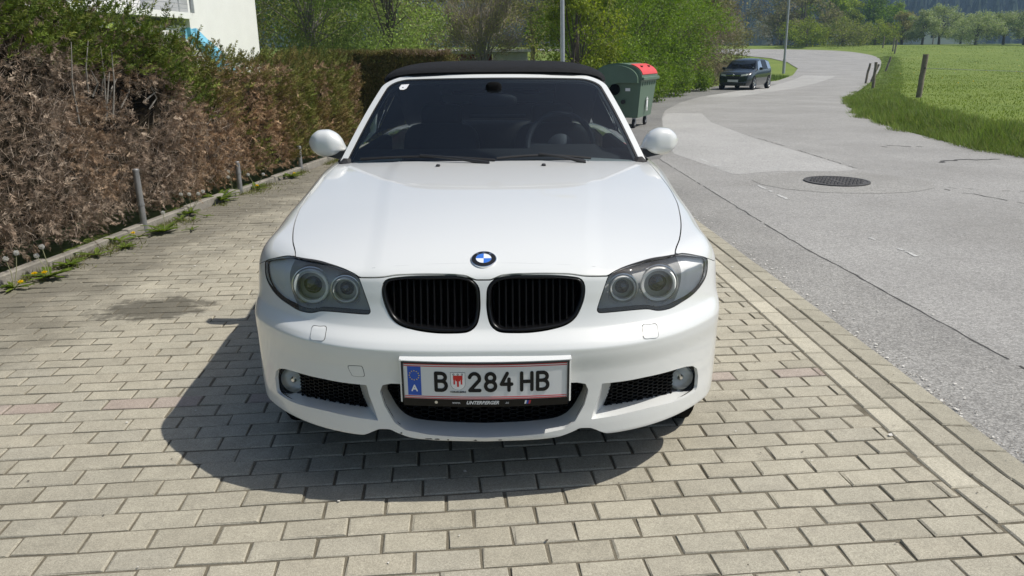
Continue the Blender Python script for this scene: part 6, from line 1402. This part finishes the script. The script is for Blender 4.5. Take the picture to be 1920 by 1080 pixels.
# ---- white house with balcony
HW = empty('white_house', (-9.9, 24.5, 0), 0, 'white rendered house with a balcony behind the brown hedge', 'house')
A0 = np.array([-13.4, 8.0]); A1_ = np.array([-9.15, 28.6]); dW = (A1_ - A0) / np.linalg.norm(A1_ - A0); nW = np.array([dW[1], -dW[0]])
def hp(s, off, z): q = A0 + dW * s + nW * off; return (q[0] + 9.9, q[1] - 24.5, z)
Lw = np.linalg.norm(A1_ - A0)
def wallbox(s0, s1, o0, o1, z0, z1, name, mat): return MB().add([hp(s0, o0, z0), hp(s1, o0, z0), hp(s1, o1, z0), hp(s0, o1, z0), hp(s0, o0, z1), hp(s1, o0, z1), hp(s1, o1, z1), hp(s0, o1, z1)], [(0, 1, 2, 3), (4, 5, 6, 7), (0, 1, 5, 4), (1, 2, 6, 5), (2, 3, 7, 6), (3, 0, 4, 7)]).build(name, mat, HW)
sB = Lw - 4.05
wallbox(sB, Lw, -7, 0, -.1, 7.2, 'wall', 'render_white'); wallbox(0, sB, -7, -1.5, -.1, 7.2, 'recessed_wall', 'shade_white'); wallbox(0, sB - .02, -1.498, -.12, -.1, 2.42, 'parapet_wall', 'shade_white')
wallbox(-.2, sB - .003, -1.497, .12, 2.62, 2.80, 'balcony_slab', 'render_white'); wallbox(-.3, Lw + .3, -7.3, .4, 7.2, 7.5, 'roof', 'roof_grey')
for i in range(3):
    w_ = wallbox(4.2 + i * 4, 6.4 + i * 4, -1.496, -1.46, 3.0, 5.1, 'balcony_door', 'car_glass')
rl = MB(); 
for z in (2.92, 3.05, 3.18, 3.31, 3.70): rl.tube([hp(0, .02, z), hp(sB - .05, .02, z)], .018 if z > 3.6 else .011, 6)
rl.build('railing', 'galvanised', HW, True)
for s in np.arange(.4, sB, 1.15): MB().tube([hp(s, .02, 2.79), hp(s, .02, 3.72)], .02, 6).build('railing_post', 'galvanised', HW, True)
MB().tube([hp(sB + .15, .06, 2.8), hp(sB + .15, .06, 7.2)], .05, 8).build('downpipe', 'galvanised', HW, True)
# blue slide standing between hedge and house
bs = empty('garden_slide', (-6.6, 15.3, 0), 0, 'light blue plastic slide peeping over the hedge in front of the white house', 'slide')
def upt(u, v, Y):
    a = (u - 960) / 1400; b_ = (540 - v) / 1400; cp, sp = math.cos(PITCH), math.sin(PITCH); t = Y / (cp + b_ * sp); return np.array([a * t, Y, EYE + (-sp + b_ * cp) * t])
p0, p1 = upt(352, 55, 15.0), upt(398, 96, 15.6); p2 = p1 + [.5, .1, -.8]; org = np.array([-6.6, 15.3, 0])
V, Fc = loft([np.array([q + [dx, dy, dz] for dx, dy, dz in ((0, 0, .07), (.07, .03, .07), (.07, .05, -.05), (.05, .35, -.05), (.05, .38, .07), (0, .4, .07), (-.03, .4, -.12), (-.03, 0, -.12))]) - org for q in (p0 - [.1, 0, .02], p0, (p0 + p1) / 2 + [0, 0, -.02], p1, p2)]); MB().add(V, Fc).build('chute', 'sky_blue_plastic', bs, True, 40)
for q in (p0 - [.3, 0, 0], p0 - [.3, -.55, 0], p0 + [-.75, 0, 0], p0 + [-.75, .55, 0]): MB().tube([q - org, (q[0] - org[0], q[1] - org[1], 0)], .035, 8).build('leg', 'galvanised', bs, True)
for z in (.4, .8, 1.2): MB().tube([(p0[0] - .75 - org[0], p0[1] - org[1], z), (p0[0] - .75 - org[0], p0[1] + .55 - org[1], z)], .02, 6).build('rung', 'galvanised', bs, True)

# ---- sheds
def shed(name, label, u0, u1, vt, Y, hgt, mat, roof, depth=3., ribs=0, slope=0.):
    x0, x1_ = upt(u0, vt, Y)[0], upt(u1, vt, Y)[0]; zt_ = upt((u0 + u1) / 2, vt, Y)[2]; s = empty(name, ((x0 + x1_) / 2, Y, 0), 0, label, 'shed'); w = x1_ - x0
    MB().box((0, depth / 2, zt_ / 2 - .05), (w, depth, zt_), 0).build('wall', mat, s); MB().box((0, depth / 2, zt_ + .02), (w + .3, depth + .4, .10)).build('roof', roof, s)
    for i in range(ribs): MB().box((-w / 2 + (i + .5) * w / ribs, -.02, zt_ / 2 - .05), (w / ribs * .45, .04, zt_ - .02)).build('wall_rib', mat, s)
    MB().box((w * .2, -.03, zt_ * .42), (.8, .05, zt_ * .8)).build('door', roof, s); return s
shed('red_shed', 'dark red corrugated shed behind the hedge end', 800, 922, 99, 34.5, 1.7, 'shed_red', 'roof_grey', 3, 22); shed('white_shed', 'white flat-roofed shed right of the dark red shed', 926, 992, 96, 34.0, 1.7, 'shed_white', 'shed_white', 3, 0)
# ---- far house and power lines
fx = upt(1783, 60, 160.); FH = empty('farm_house', (fx[0], 160, float(terrain(fx[0], 160)) - .3), 0, 'grey walled farmhouse with dark roof behind the fruit trees', 'house')
zz_ = fx[2] - FH.location.z; W2 = 5.5
MB().box((0, 4, zz_ / 2 + .4), (W2 * 2, 8, zz_ + .8)).build('wall', 'slab_grey', FH); MB().prism([(-W2 - .8, zz_ + .8), (W2 + .8, zz_ + .8), (W2 - .6, zz_ + 2.2), (-W2 + .6, zz_ + 2.2)], -.6, 8.6, 'y').build('roof', 'roof_dark', FH)
for wx in (-3, 0, 3): MB().box((wx, -.03, zz_ - 1.0), (1.1, .08, 1.3)).build('window', 'car_glass', FH)
def utility_pole(u, Y, h, label):
    x = (u - 960) / 1400 * Y * math.cos(PITCH); z = float(terrain(x, Y)); p = empty('utility_pole', (x, Y, z - .1), 0, label, 'utility pole', 'wooden utility poles'); MB().tube([(0, 0, 0), (0, 0, h)], [.14, .10], 8).build('pole', 'weathered_wood', p, True); MB().box((0, 0, h - .3), (1.4, .1, .1)).build('crossarm', 'weathered_wood', p); return np.array([x, Y, z - .1])
for (u0, v0_, Y0_, u1, v1_, Y1_, lb) in ((1755, 51, 150, 1990, 24, 105, 'upper power line crossing before the mountain'), (1835, 66, 150, 1990, 45, 120, 'lower power line between the fruit trees')):
    a, b_ = upt(u0, v0_, Y0_), upt(u1, v1_, Y1_); ts = np.linspace(0, 1, 16)[:, None]; P = a + (b_ - a) * ts - np.column_stack([0 * ts, 0 * ts, .5 * np.sin(ts[:, 0] * math.pi)]); tag(MB().tube(P, .05, 4).build('power_line', 'wire'), lb, 'power line', 'overhead lines')
utility_pole(1748, 151, 5.6, 'wooden utility pole behind the tallest fruit tree')

# ---- haze
m, nt, out = _new('haze_air'); v = N(nt, 'ShaderNodeVolumePrincipled'); v.inputs['Color'].default_value = (.48, .72, 1., 1); v.inputs['Density'].default_value = .0006; v.inputs['Anisotropy'].default_value = .2; nt.links.new(v.outputs[0], out.inputs['Volume'])
hz = MB().box((300, 500, 46), (3400, 2200, 104)).build('haze', m); tag(hz, 'thin bluish air over the whole valley', 'haze', kind='stuff')
